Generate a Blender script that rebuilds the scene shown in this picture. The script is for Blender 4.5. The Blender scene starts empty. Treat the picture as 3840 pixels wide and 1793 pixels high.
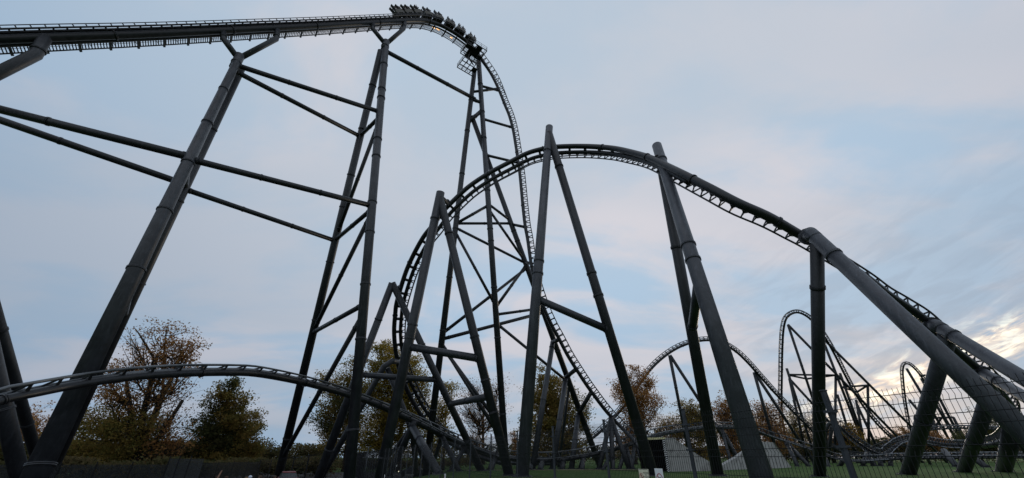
import bpy, math, random
import numpy as np
from mathutils import Vector, Matrix
R = math.radians
random.seed(7); rng = np.random.default_rng(7)
scn = bpy.context.scene
C = scn.collection

# ---------------------------------------------------------------- camera
F = 1490.0; CX, CY = 1920.0, 896.5; PITCH = R(28.8); EYE = 1.6
cam_d = bpy.data.cameras.new('camera'); cam = bpy.data.objects.new('camera', cam_d); C.objects.link(cam)
cam_d.sensor_width = 36; cam_d.lens = F/3840*36; cam_d.clip_end = 6000; cam_d.clip_start = 0.05
cam.location = (0, 0, EYE); cam.rotation_euler = (R(90)+PITCH, 0, 0)
scn.camera = cam
# ---------------------------------------------------------------- light and exposure
SUN_AZ, SUN_EL = R(43), R(7)
sd = bpy.data.lights.new('sun', 'SUN'); sd.energy = 0.5; sd.angle = R(12); sd.color = (1, .86, .68)
so = bpy.data.objects.new('sun', sd); C.objects.link(so)
so.rotation_euler = (R(90)-SUN_EL, 0, math.pi-SUN_AZ)
scn.view_settings.view_transform = 'Standard'; scn.view_settings.look = 'None'
scn.view_settings.exposure = 0.18; scn.view_settings.gamma = 1.0

def nd(nt, t, **kw):
    n = nt.nodes.new(t)
    for k, v in kw.items(): setattr(n, k, v)
    return n
def mth(nt, op, a, b=None, c=None, clamp=False):
    n = nt.nodes.new('ShaderNodeMath'); n.operation = op; n.use_clamp = clamp
    for i, v in enumerate((a, b, c)):
        if v is None: continue
        if isinstance(v, (int, float)): n.inputs[i].default_value = v
        else: nt.links.new(v, n.inputs[i])
    return n.outputs[0]
def mixc(nt, fac, a, b, mode='MIX'):
    n = nt.nodes.new('ShaderNodeMix'); n.data_type = 'RGBA'; n.blend_type = mode
    for s, v in ((n.inputs[0], fac), (n.inputs[6], a), (n.inputs[7], b)):
        if isinstance(v, (int, float)): s.default_value = v
        elif isinstance(v, tuple): s.default_value = (*v, 1) if len(v) == 3 else v
        else: nt.links.new(v, s)
    return n.outputs[2]
def smooth(nt, v, a, b):
    n = nt.nodes.new('ShaderNodeMapRange'); n.interpolation_type = 'SMOOTHSTEP'
    n.inputs[1].default_value = a; n.inputs[2].default_value = b
    nt.links.new(v, n.inputs[0]); return n.outputs[0]
def srgb(r, g, b): return tuple(((c/255)/12.92 if c/255 <= .04045 else ((c/255+.055)/1.055)**2.4) for c in (r, g, b))

world = bpy.data.worlds.new('World'); scn.world = world; world.use_nodes = True
nt = world.node_tree; nt.nodes.clear()
tc = nd(nt, 'ShaderNodeTexCoord'); sep = nd(nt, 'ShaderNodeSeparateXYZ'); nt.links.new(tc.outputs['Generated'], sep.inputs[0])
x, y, z = sep.outputs
zc = mth(nt, 'ADD', mth(nt, 'MAXIMUM', z, 0.0), 0.22)
u = mth(nt, 'DIVIDE', x, zc); v = mth(nt, 'DIVIDE', y, zc)
cmb = nd(nt, 'ShaderNodeCombineXYZ'); nt.links.new(mth(nt, 'ADD', mth(nt,'MULTIPLY',u,.75), mth(nt,'MULTIPLY',v,.55)), cmb.inputs[0])
nt.links.new(mth(nt, 'SUBTRACT', mth(nt,'MULTIPLY',v,1.25), mth(nt,'MULTIPLY',u,.35)), cmb.inputs[1])
def noise(scale, detail=5, rough=.5, dist=0.0, vec=None, off=0):
    n = nd(nt, 'ShaderNodeTexNoise'); n.inputs['Scale'].default_value = scale; n.inputs['Detail'].default_value = detail
    n.inputs['Roughness'].default_value = rough; n.inputs['Distortion'].default_value = dist
    mp = nd(nt, 'ShaderNodeMapping'); mp.inputs['Location'].default_value = (off, off*.7, 0)
    nt.links.new(vec or cmb.outputs[0], mp.inputs[0]); nt.links.new(mp.outputs[0], n.inputs['Vector'])
    return n.outputs['Fac']
hor = mth(nt, 'SQRT', mth(nt, 'ADD', mth(nt,'MULTIPLY',x,x), mth(nt,'MULTIPLY',y,y)))
elev = mth(nt, 'ARCTAN2', z, hor); az = mth(nt, 'ARCTAN2', x, y)
n1 = noise(1.15, 7, .52, .8, off=3.1); n2 = noise(2.1, 6, .55, .5, off=9.3); n3 = noise(.45, 3, .5, .3, off=21)
cl = smooth(nt, mth(nt, 'ADD', mth(nt,'MULTIPLY',n1,.65), mth(nt,'MULTIPLY',n2,.35)), .42, .58)
blue = srgb(166, 190, 213); pink = srgb(202, 201, 209); grey = srgb(172, 185, 200)
col = mixc(nt, cl, blue, pink)
col = mixc(nt, mth(nt,'MULTIPLY', smooth(nt, n3, .42, .62), .7), col, grey)
# overall luminance of the overcast dome: brightest above the middle, falling to the left and to the horizon
dotn = nd(nt, 'ShaderNodeVectorMath', operation='DOT_PRODUCT'); nt.links.new(tc.outputs['Generated'], dotn.inputs[0])
dv = Vector((.10, .50, .86)).normalized(); dotn.inputs[1].default_value = dv
lum = smooth(nt, dotn.outputs['Value'], .15, .98)
back = smooth(nt, mth(nt,'MULTIPLY', y, -1.0), -.05, .5)   # sky behind the camera raised to brighten the faces toward it
lum = mth(nt, 'MAXIMUM', lum, back)
lumc = mixc(nt, lum, (.60, .68, .76), (1.12, 1.09, 1.06))
col = mixc(nt, 1.0, col, lumc, 'MULTIPLY')
# the gap of brighter sky low on the right, where the sun has gone behind the cloud bank
cs = nd(nt, 'ShaderNodeCombineXYZ'); nt.links.new(mth(nt,'MULTIPLY',az,9.0), cs.inputs[0])
nt.links.new(mth(nt,'SUBTRACT', mth(nt,'MULTIPLY',elev,30.0), mth(nt,'MULTIPLY',az,9.0)), cs.inputs[1])
st1 = noise(1.0, 6, .58, .7, vec=cs.outputs[0], off=5.5); st2 = noise(2.3, 6, .6, .6, vec=cs.outputs[0], off=1.7)
e0 = mth(nt, 'ADD', mth(nt,'MULTIPLY', mth(nt,'SUBTRACT', az, .70), .296), .107)
dd = mth(nt, 'DIVIDE', mth(nt,'ADD', mth(nt,'SUBTRACT', elev, e0), mth(nt,'MULTIPLY', mth(nt,'SUBTRACT', st1, .5), .12)), .027)
band = mth(nt, 'EXPONENT', mth(nt,'MULTIPLY', mth(nt,'MULTIPLY',dd,dd), -1.0))
band = mth(nt, 'MULTIPLY', band, mth(nt,'MULTIPLY', smooth(nt, az, .48, .72), mth(nt,'SUBTRACT', 1.0, smooth(nt, az, .95, 1.25))))
band = mth(nt, 'MULTIPLY', band, smooth(nt, st2, .35, .58))
greyband = mth(nt,'MULTIPLY', mth(nt,'MULTIPLY', smooth(nt, az, .25, .8), mth(nt,'SUBTRACT', 1.0, smooth(nt, elev, .06, .55))), smooth(nt, st1, .40, .62))
col = mixc(nt, mth(nt,'MULTIPLY',greyband,.6), col, srgb(140, 156, 176))
col = mixc(nt, mth(nt,'MULTIPLY', band, 1.0), col, mixc(nt, smooth(nt, st2, .45, .62), (.90, .72, .58), (1.05, 1.04, .90)))
lowg = mth(nt, 'MULTIPLY', mth(nt,'SUBTRACT', 1.0, smooth(nt, mth(nt,'ABSOLUTE', mth(nt,'SUBTRACT',elev,.05)), .0, .055)), mth(nt,'MULTIPLY', smooth(nt, az, .2, .5), smooth(nt, st1, .38, .6)))
col = mixc(nt, mth(nt,'MULTIPLY',lowg,.22), col, (.90, .72, .58))
sky = nd(nt, 'ShaderNodeTexSky', sky_type='NISHITA'); sky.sun_disc = False; sky.sun_elevation = SUN_EL; sky.sun_rotation = SUN_AZ
skys = nd(nt, 'ShaderNodeVectorMath', operation='SCALE'); nt.links.new(sky.outputs[0], skys.inputs[0]); skys.inputs['Scale'].default_value = .05
col = mixc(nt, .93, skys.outputs[0], col)
bg = nd(nt, 'ShaderNodeBackground'); bg.inputs[1].default_value = 1.0
nt.links.new(col, bg.inputs[0]); wo = nd(nt, 'ShaderNodeOutputWorld'); nt.links.new(bg.outputs[0], wo.inputs[0])

# ---------------------------------------------------------------- geometry helpers
CP, SP = math.cos(PITCH), math.sin(PITCH)
def ray(px, py):
    v_ = CY-py
    return Vector((px-CX, F*CP-v_*SP, F*SP+v_*CP))
def P(px, py, k): return Vector((0, 0, EYE))+ray(px, py)*k
def proj(p):
    d = p-Vector((0, 0, EYE)); dep = d.y*CP+d.z*SP
    return CX+F*d.x/dep, CY-F*(-d.y*SP+d.z*CP)/dep
def sst(t): t = max(0., min(1., t)); return t*t*(3-2*t)
def gz(x, y): return -1.2*sst((-x-8)/7)*sst((y-4)/9)
def ground_pt(px, py):
    r = ray(px, py); k = .02
    for _ in range(40):
        q = P(px, py, k); k = (gz(q.x, q.y)-EYE)/r.z
    return P(px, py, k)
def gfoot(b, topy, f=.95):
    p = ground_pt(*b)
    if p.y < f*topy:
        y_ = f*topy; g = gz(p.x*y_/p.y, y_); x_ = (b[0]-CX)/F*(y_*CP+(g-EYE)*SP); return Vector((x_, y_, gz(x_, y_)))
    return p
def to_ground(a, b, sink=.1):
    d = b-a; t = 1.0
    for _ in range(30):
        q = a+d*t; t = (gz(q.x, q.y)-sink-a.z)/d.z
    return a+d*t

class MB:
    def __init__(s): s.v = []; s.f = []; s.sm = []
    def ring_tube(s, pts, rad, seg=12, caps=True, smooth=True):
        n = len(pts); pts = [Vector(p) for p in pts]
        if isinstance(rad, (int, float)): rad = [rad]*n
        T = [(pts[min(i+1, n-1)]-pts[max(i-1, 0)]).normalized() for i in range(n)]
        ref = Vector((0, 0, 1)) if abs(T[0].z) < .9 else Vector((1, 0, 0))
        N = T[0].cross(ref).normalized(); base = len(s.v)
        for i in range(n):
            N = (N-T[i]*N.dot(T[i])).normalized(); B = T[i].cross(N)
            for j in range(seg):
                a = 2*math.pi*j/seg; s.v.append(pts[i]+(N*math.cos(a)+B*math.sin(a))*rad[i])
        for i in range(n-1):
            for j in range(seg):
                a = base+i*seg+j; b = base+i*seg+(j+1) % seg
                s.f.append((a, b, b+seg, a+seg)); s.sm.append(smooth)
        if caps:
            s.f.append(tuple(base+j for j in range(seg))[::-1]); s.sm.append(False)
            s.f.append(tuple(base+(n-1)*seg+j for j in range(seg))); s.sm.append(False)
        return s
    def tube(s, a, b, r, r2=None, seg=12): return s.ring_tube([a, b], [r, r if r2 is None else r2], seg)
    def flange(s, p, d, r, th=.09, k=1.13, seg=20, bolts=0):
        d = d.normalized()
        for o in (-1, 1):
            s.tube(p+d*(o*th*.55-th*.45), p+d*(o*th*.55+th*.45), r*k, seg=seg)
        if bolts:
            ref = Vector((0, 0, 1)) if abs(d.z) < .9 else Vector((1, 0, 0))
            N = d.cross(ref).normalized(); B = d.cross(N)
            for j in range(bolts):
                a = 2*math.pi*j/bolts; c = p+(N*math.cos(a)+B*math.sin(a))*r*(k-.06)
                s.tube(c-d*th*1.7, c+d*th*1.7, .035, seg=6)
        return s
    def box(s, c, X, Y, Z):
        """c centre, X Y Z half-extent vectors"""
        b = len(s.v); c = Vector(c)
        for i in (-1, 1):
            for j in (-1, 1):
                for k in (-1, 1): s.v.append(c+X*i+Y*j+Z*k)
        for f in ((0,1,3,2),(4,6,7,5),(0,4,5,1),(2,3,7,6),(0,2,6,4),(1,5,7,3)):
            s.f.append(tuple(b+q for q in f)); s.sm.append(False)
        return s
    def abox(s, x0, x1, y0, y1, z0, z1):
        return s.box(((x0+x1)/2, (y0+y1)/2, (z0+z1)/2), Vector(((x1-x0)/2,0,0)), Vector((0,(y1-y0)/2,0)), Vector((0,0,(z1-z0)/2)))
    def bar(s, a, b, w, h, up=Vector((0,0,1))):
        a = Vector(a); b = Vector(b); d = b-a; L = d.length/2; d.normalize()
        sx = d.cross(up)
        if sx.length < 1e-3: sx = d.cross(Vector((1,0,0)))
        sx.normalize(); uz = sx.cross(d)
        return s.box((a+b)/2, d*L, sx*w/2, uz*h/2)
    def prism(s, poly, off):
        """closed polygon extruded by vector off"""
        b = len(s.v); n = len(poly); off = Vector(off)
        for p in poly: s.v.append(Vector(p))
        for p in poly: s.v.append(Vector(p)+off)
        s.f.append(tuple(range(b, b+n))[::-1]); s.f.append(tuple(range(b+n, b+2*n))); s.sm += [False, False]
        for i in range(n):
            j = (i+1) % n; s.f.append((b+i, b+j, b+n+j, b+n+i)); s.sm.append(False)
        return s
    def build(s, name, mat, parent=None, origin=None):
        o_ = origin if origin is not None else (ORG.get(parent.name, Vector()) if parent else Vector())
        me = bpy.data.meshes.new(name)
        me.from_pydata([tuple(p-o_) for p in s.v], [], s.f)
        me.polygons.foreach_set('use_smooth', s.sm)
        me.materials.append(mat); me.update()
        return link(name, me, parent, o_)
ORG = {}
def link(name, me, parent=None, origin=None):
    o = bpy.data.objects.new(name, me); C.objects.link(o)
    ORG[o.name] = Vector(origin) if origin is not None else Vector()
    if parent: o.parent = parent
    elif origin is not None: o.location = origin
    return o
def tag(o, label=None, cat=None, group=None, kind=None):
    if label: o['label'] = label
    if cat: o['category'] = cat
    if group: o['group'] = group
    if kind: o['kind'] = kind
    return o
def thing(name, label, cat, loc, group=None):
    o = bpy.data.objects.new(name, None); C.objects.link(o); o.location = loc; o.empty_display_size = .3
    ORG[o.name] = Vector(loc); return tag(o, label, cat, group)

# ---------------------------------------------------------------- materials
def material(name, base, rough=.5, metal=0., spec=.5, var=None, vscale=3., bump=0., bscale=20., vdetail=6, stretch=None, vlo=.35, vhi=.65):
    m = bpy.data.materials.new(name); m.use_nodes = True; t = m.node_tree; b = t.nodes['Principled BSDF']
    b.inputs['Base Color'].default_value = (*base, 1); b.inputs['Roughness'].default_value = rough
    b.inputs['Metallic'].default_value = metal; b.inputs['Specular IOR Level'].default_value = spec
    tcn = nd(t, 'ShaderNodeTexCoord'); src = tcn.outputs['Object']
    if stretch:
        mp = nd(t, 'ShaderNodeMapping'); mp.inputs['Scale'].default_value = stretch; t.links.new(src, mp.inputs[0]); src = mp.outputs[0]
    if var:
        n = nd(t, 'ShaderNodeTexNoise'); n.inputs['Scale'].default_value = vscale; n.inputs['Detail'].default_value = vdetail
        t.links.new(src, n.inputs['Vector'])
        f = smooth(t, n.outputs['Fac'], vlo, vhi)
        t.links.new(mixc(t, f, base, var), b.inputs['Base Color'])
        t.links.new(mth(t, 'ADD', mth(t,'MULTIPLY', n.outputs['Fac'], .25), rough-.12, clamp=True), b.inputs['Roughness'])
    if bump:
        n = nd(t, 'ShaderNodeTexNoise'); n.inputs['Scale'].default_value = bscale; n.inputs['Detail'].default_value = 4
        t.links.new(src, n.inputs['Vector']); bp = nd(t, 'ShaderNodeBump'); bp.inputs['Strength'].default_value = bump
        bp.inputs['Distance'].default_value = .03
        t.links.new(n.outputs['Fac'], bp.inputs['Height']); t.links.new(bp.outputs[0], b.inputs['Normal'])
    return m
def steel(name, a, b, rough):
    m = bpy.data.materials.new(name); m.use_nodes = True; t = m.node_tree; p = t.nodes['Principled BSDF']
    tcn = nd(t, 'ShaderNodeTexCoord')
    def nz(sc, d, rg=.6, st=None):
        n = nd(t, 'ShaderNodeTexNoise'); n.inputs['Scale'].default_value = sc; n.inputs['Detail'].default_value = d; n.inputs['Roughness'].default_value = rg
        mp = nd(t, 'ShaderNodeMapping'); mp.inputs['Scale'].default_value = st or (1,1,1); t.links.new(tcn.outputs['Object'], mp.inputs[0]); t.links.new(mp.outputs[0], n.inputs['Vector']); return n.outputs['Fac']
    streak = nz(5.0, 5, .6, (1, 1, .06)); blot = nz(.8, 6, .65); grit = nz(9, 5, .75)
    c_ = mixc(t, smooth(t, blot, .35, .68), a, b)
    c_ = mixc(t, mth(t,'MULTIPLY', smooth(t, streak, .50, .72), .55), c_, tuple(v*1.7+.006 for v in b))
    c_ = mixc(t, mth(t,'MULTIPLY', smooth(t, grit, .52, .70), .5), c_, tuple(v*.35 for v in a))
    t.links.new(c_, p.inputs['Base Color'])
    t.links.new(mth(t,'ADD', mth(t,'MULTIPLY', grit, .35), rough-.17), p.inputs['Roughness'])
    bp = nd(t, 'ShaderNodeBump'); bp.inputs['Strength'].default_value = .25; bp.inputs['Distance'].default_value = .02
    t.links.new(grit, bp.inputs['Height']); t.links.new(bp.outputs[0], p.inputs['Normal']); return m
STEEL = steel('graphite_painted_steel', (.010,.012,.015), (.017,.020,.024), .50)
STEEL2 = steel('grey_painted_steel', (.017,.020,.025), (.034,.038,.045), .46)
STEEL3 = steel('lit_grey_steel', (.040,.044,.053), (.060,.065,.077), .46)  # light on the near columns put into a paler steel colour
TRACK = material('track_steel', (.009,.010,.013), .40, var=(.016,.018,.022), vscale=2)
RAILM = material('rail_steel', (.022,.024,.028), .32, metal=.3, var=(.05,.053,.06), vscale=2)
RAIL3 = material('part_reflection_rail', (.05,.055,.06), .34, metal=.3, var=(.13,.14,.15), vscale=.25, vlo=.45, vhi=.6)  # pale reflection on the low rails put into the colour, in patches
RAIL2 = material('reflection_bright_rail', (.11,.12,.135), .35, metal=.4, var=(.19,.20,.22), vscale=2)  # pale reflection along the rails put into their base colour
GALV = material('galvanised_steel', (.026,.032,.040), .55, metal=.2, var=(.045,.052,.062), vscale=5)
WIRE = material('dark_fence_wire', (.008,.009,.011), .7, spec=.25)
CONC = material('pale_concrete', (.34,.335,.32), .85, var=(.19,.185,.175), vscale=1.1, bump=.4, bscale=8, vlo=.42, vhi=.72)
FOOT = material('footing_concrete', (.09,.09,.085), .9, var=(.05,.05,.045), vscale=4)
BLACK = material('tunnel_shade_black', (.003,.003,.003), .95, spec=0.)  # darkness inside the tunnel put into the colour
YEL = material('pale_yellow_beam', (.78,.72,.40), .6, var=(.60,.55,.30), vscale=3)
WHITE = material('white_sign', (.85,.85,.85), .5, var=(.80,.80,.81), vscale=9)
CREAM = material('yellowish_sign', (.78,.75,.58), .5, var=(.68,.65,.48), vscale=9)
RED = material('sign_red', (.33,.012,.02), .5)
INK = material('sign_ink', (.01,.01,.012), .5)
BARK = material('bark', (.040,.030,.022), .9, var=(.022,.017,.013), vscale=6, bump=.6, bscale=12)
def leafmat(name, cols, transl=.48):
    cols = [tuple(min(.4, v*2.3) for v in c) for c in cols]
    m = bpy.data.materials.new(name); m.use_nodes = True; t = m.node_tree; t.nodes.clear()
    g = nd(t, 'ShaderNodeNewGeometry'); tcn = nd(t, 'ShaderNodeTexCoord')
    n = nd(t, 'ShaderNodeTexNoise'); n.inputs['Scale'].default_value = .35; n.inputs['Detail'].default_value = 3; t.links.new(tcn.outputs['Object'], n.inputs['Vector'])
    f = mth(t, 'ADD', mth(t,'MULTIPLY', g.outputs['Random Per Island'], .55), mth(t,'MULTIPLY', smooth(t, n.outputs['Fac'], .35, .65), .45))
    r = nd(t, 'ShaderNodeValToRGB'); cr = r.color_ramp
    for i, c_ in enumerate(cols):
        p_ = i/(len(cols)-1)
        if i < 2: e = cr.elements[i]; e.position = p_ if i == 0 else 1.0
        if i == 0: cr.elements[0].color = (*c_, 1)
        elif i == len(cols)-1: cr.elements[-1].color = (*c_, 1); cr.elements[-1].position = 1
        else:
            e = cr.elements.new(p_); e.color = (*c_, 1)
    cr.elements[len(cols)-1].color = (*cols[-1], 1)
    t.links.new(f, r.inputs[0])
    d = nd(t, 'ShaderNodeBsdfDiffuse'); tr = nd(t, 'ShaderNodeBsdfTranslucent'); mx = nd(t, 'ShaderNodeMixShader'); mx.inputs[0].default_value = transl
    t.links.new(r.outputs[0], d.inputs[0]); t.links.new(r.outputs[0], tr.inputs[0])
    t.links.new(d.outputs[0], mx.inputs[1]); t.links.new(tr.outputs[0], mx.inputs[2])
    o = nd(t, 'ShaderNodeOutputMaterial'); t.links.new(mx.outputs[0], o.inputs[0]); return m
L_RUST = leafmat('rust_brown_leaves', [(.085,.060,.022), (.15,.072,.030), (.20,.095,.035), (.12,.080,.03)])
L_OLIVE = leafmat('olive_brown_leaves', [(.070,.070,.022), (.095,.080,.024), (.14,.090,.028), (.085,.075,.022)])
L_GOLD = leafmat('golden_green_leaves', [(.060,.062,.016), (.105,.088,.020), (.17,.115,.026), (.085,.072,.018)])
L_ORANGE = leafmat('orange_leaves', [(.14,.062,.018), (.24,.095,.022), (.30,.13,.03), (.16,.075,.02)])
L_GREEN = leafmat('dull_green_leaves', [(.028,.034,.014), (.040,.044,.018), (.055,.050,.020), (.035,.036,.015)])
L_HEDGE = leafmat('dark_hedge_leaves', [(.026,.030,.014), (.038,.038,.016), (.058,.045,.022), (.035,.030,.015)])

# ---------------------------------------------------------------- ground
def gridmesh(name, xs, ys, zf, mat):
    me = bpy.data.meshes.new(name); vs = [(x_, y_, zf(x_, y_)) for y_ in ys for x_ in xs]; nx = len(xs)
    fs = [(j*nx+i, j*nx+i+1, (j+1)*nx+i+1, (j+1)*nx+i) for j in range(len(ys)-1) for i in range(nx-1)]
    me.from_pydata(vs, [], fs); me.polygons.foreach_set('use_smooth', [True]*len(fs)); me.materials.append(mat); return me
def grass_mat():
    m = material('short_grass', (.045,.110,.016), .95, spec=.1); t = m.node_tree; b = t.nodes['Principled BSDF']
    tcn = nd(t, 'ShaderNodeTexCoord')
    def nz(s, d): 
        n = nd(t, 'ShaderNodeTexNoise'); n.inputs['Scale'].default_value = s; n.inputs['Detail'].default_value = d; t.links.new(tcn.outputs['Object'], n.inputs['Vector']); return n.outputs['Fac']
    c_ = mixc(t, smooth(t, nz(.09, 5), .38, .62), (.050,.100,.024), (.075,.118,.034))
    c_ = mixc(t, mth(t,'MULTIPLY', smooth(t, nz(2.2, 6), .40, .64), .7), c_, (.026,.062,.010))
    c_ = mixc(t, mth(t,'MULTIPLY', smooth(t, nz(.35, 5), .60, .72), .7), c_, (.10,.095,.045))
    t.links.new(c_, b.inputs['Base Color'])
    bp = nd(t, 'ShaderNodeBump'); bp.inputs['Strength'].default_value = 1; bp.inputs['Distance'].default_value = .12
    t.links.new(nz(9, 6), bp.inputs['Height']); t.links.new(bp.outputs[0], b.inputs['Normal']); return m
def axis(lim, fine, step): 
    a = list(np.arange(-fine, fine+.1, step)); o_ = [fine*1.4, fine*2, fine*4, fine*9, lim]
    return [-q for q in o_[::-1]]+a+o_
tag(link('ground', gridmesh('ground', axis(3500, 90, 2.5), axis(3500, 120, 2.5), gz, grass_mat())), 'short green grass field under the coaster', 'ground', kind='structure')
SAND = material('sandy_path', (.30,.24,.15), .95, var=(.20,.16,.10), vscale=1.5, bump=.3)
pts = [(x_, 66+1.2*math.sin(x_*.13)+.02*x_) for x_ in np.arange(-9, 24, 1.0)]
m = MB()
for x_, y_ in pts:
    w = .9+.25*math.sin(x_*.9)
    m.v += [Vector((x_, y_-w, gz(x_, y_)+.02)), Vector((x_, y_+w, gz(x_, y_)+.02))]
for i in range(len(pts)-1): m.f.append((2*i, 2*i+2, 2*i+3, 2*i+1)); m.sm.append(True)
tag(m.build('path', SAND), 'narrow sandy path crossing the grass behind the supports', 'path', kind='structure')
PAVE = material('dark_asphalt', (.022,.022,.023), .9, var=(.016,.016,.016), vscale=3)
me = gridmesh('road', list(np.arange(-60, -15.9, 2)), list(np.arange(20, 100, 2)), lambda a, b: gz(a, b)+.02, PAVE)
tag(link('road', me), 'dark asphalt parking lane sunk to the left of the field', 'road', kind='structure')

# ---------------------------------------------------------------- supports
FLT = {}
def member(parent, name, a, b, d, mat=STEEL, seg=18, flanges=None, ends=(False, False), bolts=0, d2=None):
    a = Vector(a); b = Vector(b); L = (b-a).length; dr = (b-a).normalized(); r = d/2; r2 = (d2 or d)/2
    m = MB(); m.tube(a, b, r, r2, seg)
    if flanges is None:
        n = int(L//10.5); flanges = [(i+.75)/(n+.5) for i in range(n)] if L > 10 else []
    for t in flanges: m.flange(a+(b-a)*t, dr, r+(r2-r)*t, seg=seg, bolts=bolts)
    for e, p_, s_ in ((ends[0], a, 1), (ends[1], b, -1)):
        if e: m.flange(p_+dr*s_*.35, dr, r, seg=seg)
    return m.build(name, mat, parent)
def foot(parent, p, d):
    g = gz(p.x, p.y); m = MB()
    m.tube(Vector((p.x, p.y, g-.4)), Vector((p.x, p.y, g+.04)), d*.80, seg=24)
    m.build('footing', FOOT, parent)
    m = MB(); m.tube(Vector((p.x, p.y, g+.04)), Vector((p.x, p.y, g+.10)), d*.70, seg=24)
    for j in range(12):
        a = j*math.pi/6; m.tube(Vector((p.x+math.cos(a)*d*.62, p.y+math.sin(a)*d*.62, g+.10)), Vector((p.x+math.cos(a)*d*.62, p.y+math.sin(a)*d*.62, g+.17)), .03, seg=6)
    m.build('base_plate', STEEL, parent)
def leg(parent, a, b, d, name='leg', d2=None, mat=STEEL, foot_=True, **kw):
    e = to_ground(a, b); member(parent, name, a, e, d, mat=mat, d2=d2, **kw)
    if foot_: foot(parent, e, (d2 or d))
    return e

# plane of the lift hill and first drop
L0 = Vector((-19, 48, 0)); LD = Vector((.8, .6, 0)); LN = Vector((.6, -.8, 0))
def PL(px, py, off=0.0):
    r = ray(px, py); k = (L0+LN*off).dot(LN)/r.dot(LN)
    return P(px, py, k)

SUPG = 'steel supports of the roller coaster'
# --- pylon A (large, left)
def near_leg_pts(): pass
NA = PL(894, 221)
t_ = thing('track_support', 'thick leaning A shaped support under the lift hill in front of the tall sparse tree', 'support', (NA.x, NA.y, 0), SUPG)
A1a, A1b = NA, P(188, 1672, .0172)
A2a, A2b = P(910, 250, .0366), P(232, 1672, .0262)
leg(t_, A1a, A1b, .88, d2=1.34, mat=STEEL2, flanges=[.14,.27,.40,.53,.66,.95], seg=28)
leg(t_, A2a, A2b, .86, d2=1.15, flanges=[.2,.4,.6,.8], seg=24)
m = MB(); m.tube(NA-Vector((0,0,1.8)), NA+Vector((0,0,.7)), .56, seg=24); m.flange(NA-Vector((0,0,.8)), Vector((0,0,1)), .56); m.build('node', STEEL2, t_)
for tp, el in (((838,118), (838,146)), ((1040,112), (1036,146))):
    a = PL(*tp); b = PL(*el); m = MB(); m.ring_tube([a, b, NA+(b-NA)*.06], .37, 16); m.flange(b+(a-b)*.3, (a-b), .37); m.build('arm', STEEL2, t_)
def lerp(a, b, t): return a+(b-a)*t
def at_px(a, b, py):
    lo, hi = 0., 1.
    for _ in range(40):
        mid = (lo+hi)/2
        if proj(lerp(a, b, mid))[1] < py: lo = mid
        else: hi = mid
    return lerp(a, b, lo)
eA1 = to_ground(A1a, A1b); eA2 = to_ground(A2a, A2b)
member(t_, 'brace', at_px(A1a,eA1,1040), at_px(A2a,eA2,1180), .6, mat=STEEL2)
member(t_, 'brace', at_px(A1a,eA1,610), at_px(A2a,eA2,700), .6)
# --- pylon B (under the crest)
NB = PL(1446, 167)
tB = thing('track_support', 'tall braced A shaped support under the crest where the train sits', 'support', (NB.x, NB.y, 0), SUPG)
B1a, B1b = NB, P(1312, 1760, .0265)
B2a, B2b = PL(1431, 186)+Vector((-.2,.3,0)), P(1065, 1700, .0375)
eB1 = leg(tB, B1a, B1b, 1.18, d2=1.12, mat=STEEL2, flanges=[.08,.17,.2,.33,.38,.50,.57,.68,.78,.92], seg=24)
eB2 = leg(tB, B2a, B2b, 1.12, d2=1.12, flanges=[.1,.22,.34,.42,.55,.68,.8,.92], seg=24)
m = MB(); m.tube(NB-Vector((0,0,1.5)), NB+Vector((0,0,.8)), .62, seg=20); m.flange(NB-Vector((0,0,.6)), Vector((0,0,1)), .62); m.build('node', STEEL2, tB)
for tp, el in (((1400,82), (1397,107)), ((1518,78), (1514,108))):
    a = PL(*tp); b = PL(*el); m = MB(); m.ring_tube([a, b, NB+(b-NB)*.06], .38, 16); m.flange(b+(a-b)*.3, (a-b), .38); m.build('arm', STEEL2, tB)
def bb(y1, y2, d=.62): member(tB, 'brace', at_px(B1a,eB1,y1), at_px(B2a,eB2,y2), d, flanges=[.08,.5,.92])
bb(439, 509); bb(455, 888, .6); bb(785, 900); bb(800, 1243, .6); bb(1142, 1247); bb(1180, 1715, .6)
# --- struts between pylons
def strut(label, a, b, d, fl=(.03,.33,.66,.97)):
    a = Vector(a); b = Vector(b); c = (a+b)/2
    m = MB(); o_ = Vector((c.x, c.y, c.z)); m.tube(a, b, d/2, seg=16)
    for q in fl: m.flange(a+(b-a)*q, b-a, d/2)
    o = m.build('tie_strut', STEEL, None, origin=o_); tag(o, label, 'strut', 'struts tying the lift hill supports together'); return o
strut('upper strut from the top of the thick leaning support to the crest support', NA-Vector((0,0,1.2)), at_px(B1a,eB1,420), .68)
strut('lower strut from the top of the thick leaning support to the crest support', NA-Vector((0,0,2.2)), at_px(B2a,eB2,512), .66)
strut('upper strut halfway up between the thick leaning support and the crest support', at_px(A1a,eA1,597), at_px(B1a,eB1,772), .70)
strut('lower strut halfway up between the thick leaning support and the crest support', at_px(A2a,eA2,709), at_px(B2a,eB2,903), .66)
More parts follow.
